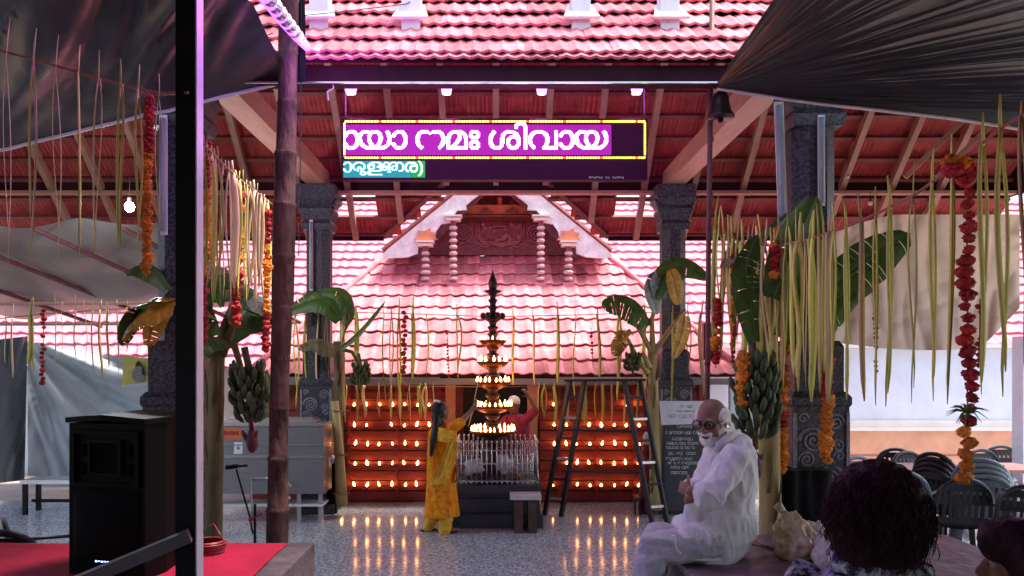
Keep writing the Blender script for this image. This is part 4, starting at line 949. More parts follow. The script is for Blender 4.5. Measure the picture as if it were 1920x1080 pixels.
garland('thin broken red garland before the shrine roof right of the lamp tower', 1108, 615, 1112, 690, 9.6, 12, 3, 'r', .3)
garland('thin red garland at the far left before the blue-grey sheet wall', 82, 578, 80, 722, 7.1, 18, 4.5, 'r', .1, .6)
garland('thick orange garland on the left side of the right far pillar plant and thin pole', 1345, 560, 1342, 690, 5.3, 16, 8, 'rrrooorr', .1)
garland('red garland on the right edge of the carved pillar, orange at its lower half', 1548, 450, 1548, 868, 5.0, 40, 11, 'ooorrrrooo')
garland('orange garland hanging down the left edge of the carved pillar', 1468, 640, 1466, 885, 5.25, 26, 9, 'rrooorooo')
garland('orange garland in the palm strips beside the large green banana bunch', 1391, 660, 1389, 760, 5.0, 11, 11, 'o')
garland('long loose red garland hanging before the beige sheet, its bottom end orange', 1812, 330, 1814, 905, 3.4, 27, 13, 'rrrrrrrroo', .08, .6)
garland('thin dark garland hanging left of the middle of the beige sheet', 1640, 540, 1642, 700, 4.1, 18, 4, 'r', .05)
garland('thin sparse red garland beside the long loose one before the beige sheet', 1838, 560, 1834, 690, 3.6, 13, 5, 'r', .3, .7)
garland('small red and orange flower bunch on the sweeping rope near the right edge', 1790, 300, 1800, 326, 3.4, 5, 16, 'or', 0, 1.1)
garland('small red flower tuft on the sweeping rope beside the carved pillar', 1452, 455, 1452, 520, 4.85, 7, 9, 'or', 0, .5)
garland('thin red garland in the palm strips just right of the thin pole', 1372, 470, 1374, 690, 5.2, 26, 4, 'or', .1, .5)
b = MB()
for i in range(26):
    a = rn.uniform(0, 6.28); q = P(1812, 772, 3.38); b.tube([q, q + V(math.cos(a) * .05, -.01, math.sin(a) * .02 + .01), q + V(math.cos(a) * .10, -.01, math.sin(a) * .05 - .01)], [.004, .003, .001], 4)
tag(obj('leaf_tuft', b, BANL), 'green leaf tuft tied on the long loose red garland', 'leaf tuft')

# ---------------------------------------------------------------- props on the left
sp = thing('loudspeaker', 'large black loudspeaker with a blue glowing badge standing on the red carpet', 'loudspeaker', (-2.0, 3.95, .86))
rz = R(-14); o_ = Vector((P(195, 1075, 3.85).x + .02, 4.08, .866)); RM = Matrix.Rotation(rz, 3, 'Z')
def sp_(mb): mb.v = [tuple(o_ + RM @ Vector(p)) for p in mb.v]; return mb
hwS, dS, hS = .235, .40, .80
b = MB(); b.prism([(-hwS, -.17, 0), (hwS, -.17, 0), (hwS, .0, 0), (hwS * .62, .27, 0), (-hwS * .62, .27, 0), (-hwS, .0, 0)], (0, 0, hS)); obj('cabinet', sp_(b), BLACK, sp)
b = MB(); b.prism([(-hwS - .012, -.185, 0), (0, -.205, 0), (hwS + .012, -.185, 0), (hwS + .012, .01, 0), (hwS * .64, .285, 0), (-hwS * .64, .285, 0), (-hwS - .012, .01, 0)], (0, 0, .028)); b.v = [(x, y, z + hS + .001 + .02 * max(0, 1 - (x / .25) ** 2)) for x, y, z in b.v]; obj('top_cap', sp_(b), BLACK, sp)
b = MB(); b.sheet(lambda u, v: (-.205 + .41 * u, -.176 - .030 * math.sin(u * math.pi) ** .5 * (math.sin(v * math.pi) ** .4), .05 + .41 * v), 16, 10); obj('grille', sp_(b), GRILLE, sp, True)
b = MB()
for (x0, x1, z0, z1) in ((-.205, .205, .745, .765), (-.205, .205, .475, .492), (-.205, -.185, .492, .745), (.185, .205, .492, .745), (-.10, -.085, .53, .72), (.085, .105, .53, .72), (-.085, .085, .70, .72), (-.085, .085, .53, .545)): b.bbox(x0, x1, -.192, -.171, z0, z1)
obj('horn', sp_(b), BLACK, sp)
b = MB(); b.add([(-.085, -.18, .545), (.085, -.18, .545), (.085, -.18, .70), (-.085, -.18, .70), (-.03, -.1712, .58), (.03, -.1712, .58), (.03, -.1712, .665), (-.03, -.1712, .665)], [(0, 1, 5, 4), (1, 2, 6, 5), (2, 3, 7, 6), (3, 0, 4, 7), (4, 5, 6, 7)]); obj('horn_throat', sp_(b), GRILLE, sp)
for s in (-1, 1):
    for z in (.66, .56):
        b = MB(); b.tube([(s * .145, -.1735, z - .03), (s * .145, -.1735, z + .03)], .022, 8, flat=.5, up=(0, 1, 0)); obj('port', sp_(b), GRILLE, sp)
b = MB()
for i in range(6): b.box((-.045 + i * .018, -.19, .09), (.011, .004, .018 if i % 2 else .024))
obj('badge', sp_(b), mat('blue_badge', (.1, .2, .8), .4, 0, emit=(.25, .45, 1), es=1.6), sp)
b = MB(); b.tube([(hwS - .02, .13, 0.03), (hwS - .02, .13, hS - .05)], .012, 6); obj('corner_trim', sp_(b), STEELB, sp)
cb = thing('steel_cabinet', 'large grey stainless steel cabinet with a lid and drain knobs', 'cabinet', (P(512, 0, 9.3).x, 9.3, 0))
cx0, cx1, cy0 = P(398, 0, 9.2).x, P(609, 0, 9.2).x, 9.15
b = MB(); b.bbox(cx0, cx1, cy0, 9.58, .36, 1.19); obj('body', b, STEEL, cb)
b = MB(); b.bbox(cx0 - .01, cx1 + .012, cy0 - .014, 9.59, 1.193, 1.225); obj('rim', b, STEELB, cb)
b = MB(); b.bbox(cx0 + .12, cx1 - .12, cy0 + .05, 9.5, 1.228, 1.262).bbox(cx0 + .16, cx1 - .16, cy0 + .09, 9.46, 1.264, 1.285); obj('lid', b, STEELB, cb)
for z in (.955, .80): b = MB(); b.bbox(cx0, cx1, cy0 - .012, cy0 - .001, z, z + .012 + (.02 if z < .9 else 0)); obj('seam', b, (STEELB if z < .9 else GREYP), cb)
for x in (cx0 + .05, cx1 - .05, (cx0 + cx1) / 2 + .38): b = MB(); b.bbox(x - .025, x + .025, cy0 + .03, cy0 + .08, 0, .358); obj('leg', b, STEELB, cb)
b = MB(); b.bbox(cx0, cx1 - .02, cy0 + .02, 9.5, .20, .225); obj('shelf', b, WHITEP, cb)
for px, py in ((545, 908), (543, 932)):
    q = P(px, py, cy0); b = MB(); b.tube([q, q + V(0, -.05, 0)], .012, 8).tube([q + V(0, -.05, 0), q + V(0, -.075, 0)], .03, 12).tube([q + V(-.03, -.06, .045), q + V(.02, -.06, .0)], .008, 6); obj('tap', b, STEELB, cb, True)
a_, c_ = P(398, 824, cy0), P(452, 803, cy0); b = MB(); b.bbox(a_.x, c_.x, cy0 - .004, cy0 - .001, a_.z, c_.z); lb = obj('label_plate', b, mat('orange_label', (.62, .14, .05), .5, .1), cb)
b = MB()
for i in range(11): q = P(402 + i * 4.4, 812, cy0 - .006); b.box(q, (.018, .003, .05 if i % 3 else .035))
obj('lettering', b, REDCAN, lb)
a_, c_ = P(439, 851, cy0), P(455, 829, cy0); b = MB(); b.bbox(a_.x, c_.x, cy0 - .006, cy0 - .001, a_.z, c_.z); sw_ = obj('notice_plate', b, PAPER, cb)
b = MB(); b.tube([P(447, 840, cy0 - .007), P(447, 840, cy0 - .011)], .022, 10); obj('dial', b, GREYP, sw_)
b = MB(); q = [P(472, 962, cy0 - .01), P(472, 897, cy0 - .01), P(500, 897, cy0 - .01), P(520, 897, cy0 - .01)]; b.tube(q, .012, 6); obj('pipe', b, STEELB, cb)
for px, z in ((466, .96), (500, .96)): pass
ms = thing('microphone_stand', 'black boom microphone stand behind the red stage', 'microphone stand', (P(474, 0, 6).x, 6, 0))
b = MB(); b.tube([P(478, 945, 6), V(P(478, 0, 6).x, 6, .05)], .011, 8); obj('upright', b, BLACKM, ms)
b = MB(); b.tube([P(443, 880, 5.95), P(468, 968, 6.02), P(474, 1000, 6.05)], .008, 8); obj('boom', b, BLACKM, ms)
b = MB(); b.tube([P(424, 876, 5.95), P(446, 874, 5.95)], [.022, .017], 10).tube([P(446, 874, 5.95), P(464, 873, 5.95)], .010, 8); obj('microphone', b, BLACKM, ms, True)
b = MB(); b.ball(P(470, 974, 5.99), (.02, .02, .02), 8, 6).tube([P(470, 974, 5.98), P(492, 962, 6.0)], .008, 6); obj('clutch', b, REDCAN, ms)
for k in range(3):
    a = k * 2.09 + .4; e = V(P(478, 0, 6).x, 6, 0); b = MB(); b.tube([e + V(0, 0, .25), e + V(math.cos(a) * .32, math.sin(a) * .32, .012)], .009, 6); obj('leg', b, BLACKM, ms)
def bin_(px, py0, py1, d, label, wpx):
    q = V(P(px, 0, d).x, d, 0); t = thing('bin', label, 'bin', tuple(q)); z1 = P(px, py1, d).z; r = wpx / 2 / F * d
    b = MB(); b.lathe([(r * .8, 0), (r, z1 - .08), (r * 1.05, z1 - .06)], 14, q); obj('body', b, BLACK, t, True)
    b = MB(); b.ball(q + V(0, 0, z1 - .03), (r * 1.25, r * 1.25, .07), 14, 8, jit=.10); obj('bag_top', b, WBAG, t, True)
bin_(622, 948, 858, 9.75, 'black bin with a white bag top beside the steel cabinet', 26)
bin_(1237, 945, 852, 9.9, 'black bin with a white bag top behind the notice board', 26)
def bench(label, p, L, hgt, m, m2, rz, dep=.35, name='bench', leg=.05):
    t = thing(name, label, name.replace('_', ' '), p); b = MB(); p = Vector(p)
    b.bbox(p.x - L / 2, p.x + L / 2, p.y - dep / 2, p.y + dep / 2, hgt - .05, hgt); obj('top', b, m, t)
    for sx in (-1, 1):
        for sy in (-1, 1):
            x, y = p.x + sx * (L / 2 - leg), p.y + sy * (dep / 2 - leg * .7); b = MB(); b.bbox(x - leg / 2, x + leg / 2, y - leg / 2, y + leg / 2, 0, hgt - .052); obj('leg', b, m2, t)
    b = MB(); b.bbox(p.x - L / 2 + leg, p.x + L / 2 - leg, p.y - .015, p.y + .015, hgt * .3, hgt * .3 + .04); obj('stretcher', b, m2, t)
    t.rotation_euler.z = rz; return t
bench('long dark bench with a pale top in front of the blue-grey sheet wall', (P(135, 0, 9.8).x, 9.8, 0), 1.15, .45, STEELB, BLACKM, 0)
stl = bench('small dark wooden stool with a pale top in front of the stepped plinth', (P(985, 0, 8.72).x, 8.72, 0), .36, .44, WBAG, WOODD, 0, .26, 'stool', .10)
# poster
po = thing('poster', 'yellow poster with a dark-haired figure hanging beside the dark pillar', 'poster', tuple(P(257, 665, 7.0)))
cor = [P(232, 664, 7.0), P(287, 676, 6.95), P(284, 722, 6.95), P(228, 727, 7.0)]
b = MB(); b.prism(cor, (0, .006, 0)); obj('sheet', b, YPAP, po)
b = MB(); b.prism([P(228, 722, 6.994), P(284, 716, 6.944), P(284, 722, 6.944), P(228, 727, 6.994)], (0, -.003, 0)); obj('border', b, PAPER, po)
def disc(b, cx, cy, rx, ry, d, n=14, j=0): b.prism([P(cx + rx * math.cos(a / n * 6.283) * (1 + random.uniform(-j, j)), cy + ry * math.sin(a / n * 6.283), d) for a in range(n)], (0, -.003, 0))
b = MB(); disc(b, 260, 703, 15, 14, 6.955, j=.2); disc(b, 262, 690, 6, 8, 6.951); obj('printed_figure', b, PRINTG, po)
b = MB(); b.prism([P(x_, y_, 6.945) for x_, y_ in ((254, 690), (255, 681), (260, 676), (265, 680), (270, 691), (272, 704), (267, 702), (266, 688), (258, 685))], (0, -.003, 0)); obj('printed_hair', b, PRINTD, po)
b = MB(); b.tube([P(257, 640, 7.0), P(257, 670, 6.99)], .003, 4); obj('hanging_string', b, STRING, po)

# ---------------------------------------------------------------- trestle ladder, notice board, canister
ld = thing('trestle_ladder', 'tall dark trestle ladder standing before the red wall right of the lamp tower', 'ladder', (P(1130, 0, 9.3).x, 9.3, 0))
def zfix(v, z): v = v.copy(); v.z = z; return v
La, Lb = (zfix(P(1021, 965, 9.63), 0), P(1069, 712, 9.35)), (zfix(P(1052, 966, 9.55), 0), P(1096, 712, 9.28))
Ra, Rb = (zfix(P(1224, 988, 8.98), 0), P(1170, 712, 9.2)), (zfix(P(1252, 985, 9.05), 0), P(1201, 712, 9.27))
for a, c in (La, Lb, Ra, Rb): b = MB(); b.bar(a, c, .045, .05); obj('rail', b, LADDER, ld)
for (A, B), n in (((La, Lb), 6), ((Ra, Rb), 6)):
    for i in range(1, n + 1):
        k = i / (n + .7) - .02; b = MB(); b.bar(A[0].lerp(A[1], k), B[0].lerp(B[1], k), .03, .03); obj('rung', b, STEELB if i % 2 else LADDER, ld)
b = MB(); b.bar(P(1058, 713, 9.3), P(1209, 712, 9.22), .22, .03); obj('top_plank', b, LADDER, ld)
for py, x0, x1 in ((806, 1062, 1190), (883, 1058, 1210)): b = MB(); b.tube([P(x0, py, 9.35), P(x1, py + 4, 9.12)], .014, 6); obj('stretcher', b, LADDER, ld)
nb = thing('notice_board', 'black notice board covered in white handwriting leaning at the right far pillar', 'notice board', (P(1283, 0, 9.4).x, 9.45, 0))
NX0, NX1 = P(1246, 0, 9.4).x, P(1330, 0, 9.4).x; z0n, z1n = P(0, 958, 9.4).z, P(0, 795, 9.4).z
b = MB(); b.bbox(NX0, NX1, 9.4, 9.43, z0n, z1n); obj('board', b, GRANITED, nb)
b = MB(); b.bbox(NX0 - .02, NX0 - .001, 9.385, 9.44, 0, z1n).bbox(NX1 + .001, NX1 + .02, 9.385, 9.44, 0, z1n); obj('frame', b, LADDER, nb)
def scribble(b, x0, x1, z, h, y, r, seed):
    rr = random.Random(seed); x = x0
    while x < x1:
        w_ = h * rr.uniform(.6, 1.3); k = rr.choice([0, 1, 2, 3]); cx, cz = x + w_ / 2, z
        if rr.random() < .14: x += h * .7; continue
        a0 = rr.uniform(0, 2); a1 = a0 + rr.uniform(3.8, 6.8)
        b.tube([(cx + math.cos(a0 + (a1 - a0) * i / 8) * w_ * .5, y, cz + math.sin(a0 + (a1 - a0) * i / 8) * h * .5 * (1 - .4 * (k == 1) * i / 8)) for i in range(9)], r, 4)
        if k > 1: b.tube([(cx + w_ * .4, y, cz + h * .3), (cx + w_ * .5, y, cz - h * .5), (cx + w_ * .2, y, cz - h * (.8 if k == 3 else .4))], r, 4)
        x += w_ * 1.12
b = MB()
for i, (py, x0, x1) in enumerate(((799, 1266, 1294), (811, 1248, 1312), (823, 1257, 1296), (831, 1250, 1308), (839, 1249, 1302), (850, 1253, 1306), (860, 1249, 1300), (868, 1252, 1308), (876, 1251, 1290), (886, 1258, 1285))):
    b = MB(); scribble(b, P(x0, 0, 9.4).x, P(x1, 0, 9.4).x, P(0, py, 9.4).z, .032, 9.397, .0028, i); obj('handwriting', b, CREAM, nb, kind='stuff')
b = MB(); b.prism([P(1236, 752, 9.36), P(1332, 752, 9.36), P(1332, 794, 9.36), P(1241, 797, 9.36)], (0, .012, 0)); ps = obj('paper_sheet', b, PAPER, nb)
b = MB(); scribble(b, P(1252, 0, 9.36).x, P(1296, 0, 9.36).x, P(0, 780, 9.36).z, .045, 9.357, .003, 30); obj('red_lettering', b, mat('faded_red_print', (.62, .34, .38), .7, .1), ps)
b = MB(); scribble(b, P(1275, 0, 9.36).x, P(1300, 0, 9.36).x, P(0, 762, 9.36).z, .03, 9.357, .002, 31); scribble(b, P(1268, 0, 9.36).x, P(1300, 0, 9.36).x, P(0, 771, 9.36).z, .02, 9.357, .002, 32); obj('grey_lettering', b, GREYP, ps)
cn = thing('canister', 'dark red canister with a white top standing behind the right legs of the ladder', 'canister', (P(1212, 0, 9.75).x, 9.75, 0))
q = V(P(1212, 0, 9.75).x, 9.75, 0); b = MB(); b.lathe([(.09, 0), (.095, .04), (.09, .6), (.075, .68), (.05, .72), (.05, .78), (.06, .8), (.045, .9)], 16, q); obj('body', b, REDCAN, cn, True)
b = MB(); b.lathe([(.048, .90), (.045, 1.0), (.015, 1.06)], 12, q); obj('top', b, WHITEP, cn, True)
b = MB(); b.bbox(q.x - .18, q.x - .10, 9.5, 9.8, .22, .24).bbox(q.x - .18, q.x - .165, 9.6, 9.7, 0, .219).bbox(q.x - .115, q.x - .10, 9.6, 9.7, 0, .219); tag(obj('footrest', b, LADDER), 'low dark ledge at the foot of the red wall beside the canister', 'ledge')

# ---------------------------------------------------------------- chairs, table
def make_chair(m):
    t = thing('plastic_chair', 'x', 'chair', (0, 0, 0), 'plastic chairs'); T = .02
    b = MB(); b.sheet(lambda u, v: (-.22 + .44 * u, -.22 + .42 * v, .42 - .02 * math.sin(u * 3.14) - .015 * v), 6, 5); n = len(b.v)
    b.v += [(x, y, z - T) for x, y, z in b.v]; b.f += [[n + i for i in reversed(f)] for f in b.f]; b.m += [0] * (len(b.f) - len(b.m)); obj('seat', b, m, t, True)
    b = MB()                                  # arched back with slots
    arch = [(-.23, .40), (-.245, .60), (-.22, .74), (-.13, .83), (0, .86), (.13, .83), (.22, .74), (.245, .60), (.23, .40)]
    by = lambda z: .20 + (z - .42) * .22
    arch = [((1 - t) ** 2 * .5 * (arch[i - 1][0] + arch[i][0]) + 2 * t * (1 - t) * arch[i][0] + t * t * .5 * (arch[i][0] + arch[i + 1][0]), (1 - t) ** 2 * .5 * (arch[i - 1][1] + arch[i][1]) + 2 * t * (1 - t) * arch[i][1] + t * t * .5 * (arch[i][1] + arch[i + 1][1])) for i in range(1, len(arch) - 1) for t in (0, .25, .5, .75)]
    b.tube([(x, by(z), z) for x, z in arch], .024, 8)
    for i in range(7):
        x = -.165 + i * .055; zt = .80 - .55 * (x * x) / .09 * .28; b.bar((x, by(.44), .44), (x, by(zt), zt), .032, .012, up=(0, 1, 0))
    b.bar((-.23, by(.66), .66), (.23, by(.66), .66), .012, .10, up=(0, 0, 1)); b.bar((-.19, by(.78), .78), (.19, by(.78), .78), .012, .07); b.bar((-.22, by(.45), .45), (.22, by(.45), .45), .012, .06)
    obj('backrest', b, m, t)
    for s in (-1, 1):
        b = MB(); b.tube([(s * .24, by(.64), .64), (s * .275, .1, .645), (s * .275, -.16, .63), (s * .25, -.22, .56), (s * .235, -.22, .42)], .02, 6, flat=.7); obj('armrest', b, m, t, True)
        for y in (-.21, .22): b = MB(); b.bar((s * .21, y * .95, .41), (s * .25, y * 1.15, 0), .045, .035, up=(0, 1, 0)); obj('leg', b, m, t)
    return t
chairs = []
def chair_at(proto, used, px, py_top, d, rz, label, z=0, group=None):
    c = copy_tree(proto) if used else proto
    c.location = (P(px, 0, d).x, d, z); c.rotation_euler.z = rz; c['label'] = label
    if group: c['group'] = group
    return c
c1, c2 = make_chair(CHB), make_chair(CHG); RR = random.Random(5)
L1 = [(1735, 9.0, .25, 'black plastic chair with a high square arm, left of the long garland'), (1690, 9.3, -.3, 'black plastic chair half hidden behind the square-armed one at the brown table'),
      (1872, 9.2, .1, 'black plastic chair with an arched slotted back right of the long garland'), (1590, 9.0, .5, 'black plastic chair just right of the carved pillar'),
      (1925, 7.0, 2.6, 'black plastic chair cut off by the right edge beside the chair stack'), (1905, 9.6, .0, 'black plastic chair at the far right end of the brown table'), (1790, 7.4, 2.9, 'black plastic chair turned away left of the leaning stack'),
      (1848, 8.6, 2.4, 'dark plastic chair standing behind the leaning stack'), (1655, 8.4, 2.9, 'black plastic chair hidden behind the large dark hair')]
for i, (px, d, rz, l) in enumerate(L1): chair_at(c1, i > 0, px, 0, d, rz, l, 0, 'black plastic chairs on the right')
L2 = [(1640, 8.5, .2, 'grey plastic chair with a pale round back above the dark hair, left of the table'), (1838, 8.0, 2.7, 'pale grey plastic chair directly behind the end of the long garland'), (1700, 7.9, 2.5, 'grey plastic chair behind the right side of the dark hair')]
for i, (px, d, rz, l) in enumerate(L2): chair_at(c2, i > 0, px, 0, d, rz, l, 0, 'grey plastic chairs on the right')
stk = ['bottom', 'second lowest', 'second highest', 'top']
for k in range(4):
    c = chair_at(c2, True, 1850 - k * 3, 0, 7.6 + k * .03, 2.55, '%s chair of the leaning grey chair stack below the long garland' % stk[k], .0 + k * .05, 'stacked grey chairs')
for k in range(4):
    c = chair_at(c1, True, 1778 + k * 2, 0, 8.0 + k * .02, 2.0, '%s chair of the black chair stack right of the dark hair' % ('bottom', 'second lowest', 'third', 'top')[k], k * .05, 'stacked black chairs')
chair_at(c1, True, 40, 0, 5.15, 3.3, 'black chair with a perforated back behind the left end of the red stage', 0.02, None); chair_at(c1, True, 96, 0, 5.5, 2.2, 'dark chair half hidden behind the loudspeaker', 0, None)
tb = thing('table', 'long brown table among the plastic chairs on the right', 'table', (6.0, 8.5, 0))
b = MB(); x0, x1 = P(1560, 0, 8.6).x, P(1935, 0, 8.6).x; b.bbox(x0, x1, 8.3, 8.9, .735, .775); obj('table_top', b, TABLEM, tb)
for x in (x0 + .1, (x0 + x1) / 2, x1 - .1):
    for y in (8.36, 8.84): b = MB(); b.bbox(x - .02, x + .02, y - .02, y + .02, 0, .733); obj('leg', b, BLACKM, tb)
b = MB(); b.bbox(x0 + .1, x1 - .1, 8.58, 8.60, .45, .48); obj('stretcher', b, BLACKM, tb)
b = MB(); b.sheet(lambda u, v: V(P(1462 + 104 * u, 0, 5.2).x, 5.25 + .05 * wav(u * 5, v * 2), 0) + V(0, 0, P(0, 884, 5.2).z * (1 - v)), 20, 12)
b.v += [(x, y + .25, z) for x, y, z in b.v]; n_ = 21 * 13; b.f += [[i + n_ for i in reversed(f)] for f in b.f]
for i in range(20): b.f.append([i, i + 1, n_ + i + 1, n_ + i])
b.m += [0] * (len(b.f) - len(b.m)); tag(obj('cloth_cover', b, BLKCLOTH, None, True), 'black cloth wrapped round the foot of the carved pillar', 'cloth')
# bags on the purple stage
def bag(label, c, r, m, seed, knot):
    t = thing('plastic_bag', label, 'bag', tuple(c - V(0, 0, r[2]))); b = MB(); b.ball((0, 0, 0), r, 64, 44)
    b.v = [tuple(c + Vector(p) * (1 + .26 * wav(p[0] / r[0] * 1.3 + seed, p[1] / r[1] * 1.3, p[2] / r[2] * 1.3) + .13 * (1 - 3 * abs(wav(p[0] / r[0] * 2.4 + seed, p[1] / r[1] * 2.4, p[2] / r[2] * 1.6))) + .05 * (1 - 3 * abs(wav(p[0] / r[0] * 6 + seed, p[1] / r[1] * 6, p[2] / r[2] * 4)))) + V(knot[0], 0, knot[1]) * max(0, p[2] / r[2] - .2) ** 2) for p in b.v]
    b.v = [(x, y, max(z, c.z - r[2])) for x, y, z in b.v]; obj('sack', b, m, t, True)
    b = MB(); tp__ = c + V(knot[0], 0, r[2] * .9 + knot[1]); b.tube([tp__ - V(0, 0, .03), tp__, tp__ + V(-.03, 0, .03), tp__ + V(-.05, .0, .055)], [.035, .014, .024, .03], 8, flat=.5); obj('tied_top', b, m, t, True)
bag('tan translucent plastic bag tied at its top on the purple stage', P(1497, 1014, 4.35) + V(0, 0, .0), (.135, .12, .13), BROWNBAG, 1, (-.075, .04))
bag('whitish plastic bag on the purple stage beside the dark hair', P(1556, 1040, 4.15), (.085, .09, .11), WBAG, 5, (-.03, .02))

# ---------------------------------------------------------------- people
def fuse(name, mb, m, vox, sm, parent=None, origin=None, wr=None, label=None, smf=.5):
    me = mesh_of(mb, name); t = bpy.data.objects.new('t', me); COL.objects.link(t)
    r = t.modifiers.new('r', 'REMESH'); r.mode = 'VOXEL'; r.voxel_size = vox
    s = t.modifiers.new('s', 'SMOOTH'); s.iterations = sm; s.factor = smf
    dg = bpy.context.evaluated_depsgraph_get(); m2 = bpy.data.meshes.new_from_object(t.evaluated_get(dg)); bpy.data.objects.remove(t)
    off = OFF[parent] if parent else Vector(origin); m2.name = name
    ns = [v.normal.copy() for v in m2.vertices]
    for v, n in zip(m2.vertices, ns):
        p = v.co
        if wr:
            a, f, st = wr; k = wav(p.x * f * st[0] + .3 * wav(p.z * 5), p.y * f * st[1], p.z * f * st[2]); k2 = wav(p.x * f * 2.3 * st[0], p.y * f * 2.3 * st[1] + 9, p.z * f * 2.0 * st[2]); p = p + n * a * ((1 - 3.2 * min(.42, abs(k))) + .45 * (1 - 3.2 * min(.42, abs(k2))))
        v.co = p - off
    m2.polygons.foreach_set('use_smooth', [True] * len(m2.polygons)); m2.materials.clear(); m2.materials.append(m)
    o = bpy.data.objects.new(name, m2); COL.objects.link(o); OFF[o] = off.copy()
    if parent: o.parent = parent
    else: o.location = off
    return o
class Frame:
    def __init__(s, c, f, up=(0, 0, 1), k=1.0):
        s.c = Vector(c); s.f = Vector(f).normalized(); s.r = s.f.cross(Vector(up)).normalized(); s.u = s.r.cross(s.f); s.k = k
        s.R = Matrix((s.r, s.f, s.u)).transposed()
    def __call__(s, x, y, z): return s.c + (s.r * x + s.f * y + s.u * z) * s.k
    def ell(s, mb, c, r, nu=16, nv=10, rot=None): return mb.ball(s(*c), [q * s.k for q in r], nu, nv, s.R @ rot if rot else s.R)
def head(mb, fr):
    fr.ell(mb, (0, -.012, .030), (.074, .094, .086), 20, 14)       # cranium
    fr.ell(mb, (0, .022, -.030), (.060, .066, .082), 18, 12)       # face
    fr.ell(mb, (0, .040, -.088), (.036, .038, .028))               # chin
    for s in (-1, 1):
        fr.ell(mb, (s * .036, .052, -.030), (.026, .026, .026)); fr.ell(mb, (s * .028, .078, .022), (.028, .012, .010))
        fr.ell(mb, (s * .073, -.008, -.012), (.009, .020, .032)); fr.ell(mb, (s * .012, .092, -.034), (.010, .012, .010))
        fr.ell(mb, (s * .044, .02, -.066), (.020, .040, .026))
    mb.tube([fr(0, .084, .012), fr(0, .098, -.012), fr(0, .108, -.030), fr(0, .094, -.040)], [.009, .011, .014, .010], 8)
    fr.ell(mb, (0, .082, -.060), (.024, .012, .006)); fr.ell(mb, (0, .080, -.071), (.021, .012, .007))
def eyes(par, fr):
    for s in (-1, 1):
        b = MB(); k = MB(); b.ball(fr(s * .030, .0745, .002), .0105 * fr.k, 10, 8); k.ball(fr(s * .030, .0820, .001), .0058 * fr.k, 8, 6)
        e = obj('eye', b, EYEM, par, True); obj('pupil', k, BLACKM, e, True)
def hand(mb, wr, d, nrm, side=1, curl=.5, s=1.0):
    d = Vector(d).normalized(); n = Vector(nrm); n = (n - d * n.dot(d)).normalized(); a = d.cross(n) * side
    pc = wr + d * .048 * s
    mb.ball(pc, (.040 * s, .050 * s, .016 * s), 12, 8, Matrix((a, d, n)).transposed())
    for i, (o, L) in enumerate(((.028, .072), (.010, .080), (-.009, .075), (-.027, .060))):
        p = wr + d * .088 * s + a * o * s; dd = d.copy(); r = .0092 * s
        for j, f in enumerate((.45, .32, .23)):
            dd = (dd * math.cos(curl * (.7 + .2 * j)) + n * math.sin(curl * (.7 + .2 * j))).normalized(); q = p + dd * L * f * s
            mb.limb(p, q, r, r * .88, 8); p = q; r *= .88
    p = wr + d * .030 * s + a * .034 * s; dd = (d * .6 + a * .8 + n * .3).normalized()
    for L, r in ((.036, .012), (.026, .010)): q = p + dd * L * s; mb.limb(p, q, r * s, r * .85 * s, 8); p = q; dd = (dd * .8 + d * .5 + n * .3).normalized()
def loft(mb, secs, n=24):
    vs = []
    for c, rx, ry, ang in secs:
        for j in range(n):
            a = 2 * math.pi * j / n; x, y = math.cos(a) * rx, math.sin(a) * ry
            vs.append(c + V(x * math.cos(ang) - y * math.sin(ang), x * math.sin(ang) + y * math.cos(ang), 0))
    k = len(secs); fs = []
    for i in range(k - 1):
        for j in range(n): fs.append((i * n + j, i * n + (j + 1) % n, (i + 1) * n + (j + 1) % n, (i + 1) * n + j))
    mb.add(vs, fs + [tuple(reversed(range(n))), tuple(range((k - 1) * n, k * n))]); return mb
def secs(rows, d, ang=0):
    q = d / F; return [(P(c, y, d), hw * q, hd, ang) for y, c, hw, hd in rows]

# --- seated old man in white
D = 4.38
b = MB(); fr = Frame(P(1334, 789, 4.34), (-.66, -.73, -.20), k=1.08); head(b, fr)
b.limb(fr(0, -.02, -.06), P(1362, 845, 4.4), .056, .066)
loft(b, secs([(845, 1364, 34, .13), (900, 1362, 44, .15), (960, 1352, 50, .15), (1030, 1336, 52, .17)], D))
b.limb(P(1378, 860, 4.22), P(1332, 938, 4.10), .052, .042); b.limb(P(1332, 938, 4.10), P(1296, 922, 4.14), .041, .032)
b.limb(P(1348, 855, 4.55), P(1302, 930, 4.52), .05, .042); b.limb(P(1302, 930, 4.52), P(1292, 938, 4.28), .040, .032)
hand(b, P(1296, 918, 4.15), (-.45, .85, .02), (.75, .4, -.2), -1, 1.1, 1.0); hand(b, P(1292, 934, 4.28), (.8, -.45, -.12), (.4, .6, .2), 1, .8, 1.0)
for (k_, d1) in ((P(1222, 1030, 4.15), 4.12), (P(1228, 1008, 4.42), 4.40)):
    h_ = P(1326, 1015, d1 + .14); an = P(1205, 1190, d1); b.limb(h_, k_, .08, .058); b.limb(k_, an, .056, .036)
    b.limb(an, an + V(-.03, 0, -.05), .036, .034); b.limb(an + V(0, 0, -.06), an + V(-.17, -.02, -.09), .034, .026)
man = fuse('person', b, SKIN, .0062, 6, origin=tuple(P(1336, 1040, 4.38)))
tag(man, 'old man in white with beard and glasses sitting sideways on the purple stage, arms crossed', 'person')
b = MB(); loft(b, secs([(818, 1374, 23, .075), (826, 1371, 30, .10), (840, 1368, 41, .16), (862, 1366, 46, .19), (900, 1362, 51, .185), (950, 1355, 57, .18), (1000, 1345, 66, .195), (1030, 1335, 64, .20), (1043, 1328, 54, .19)], D))
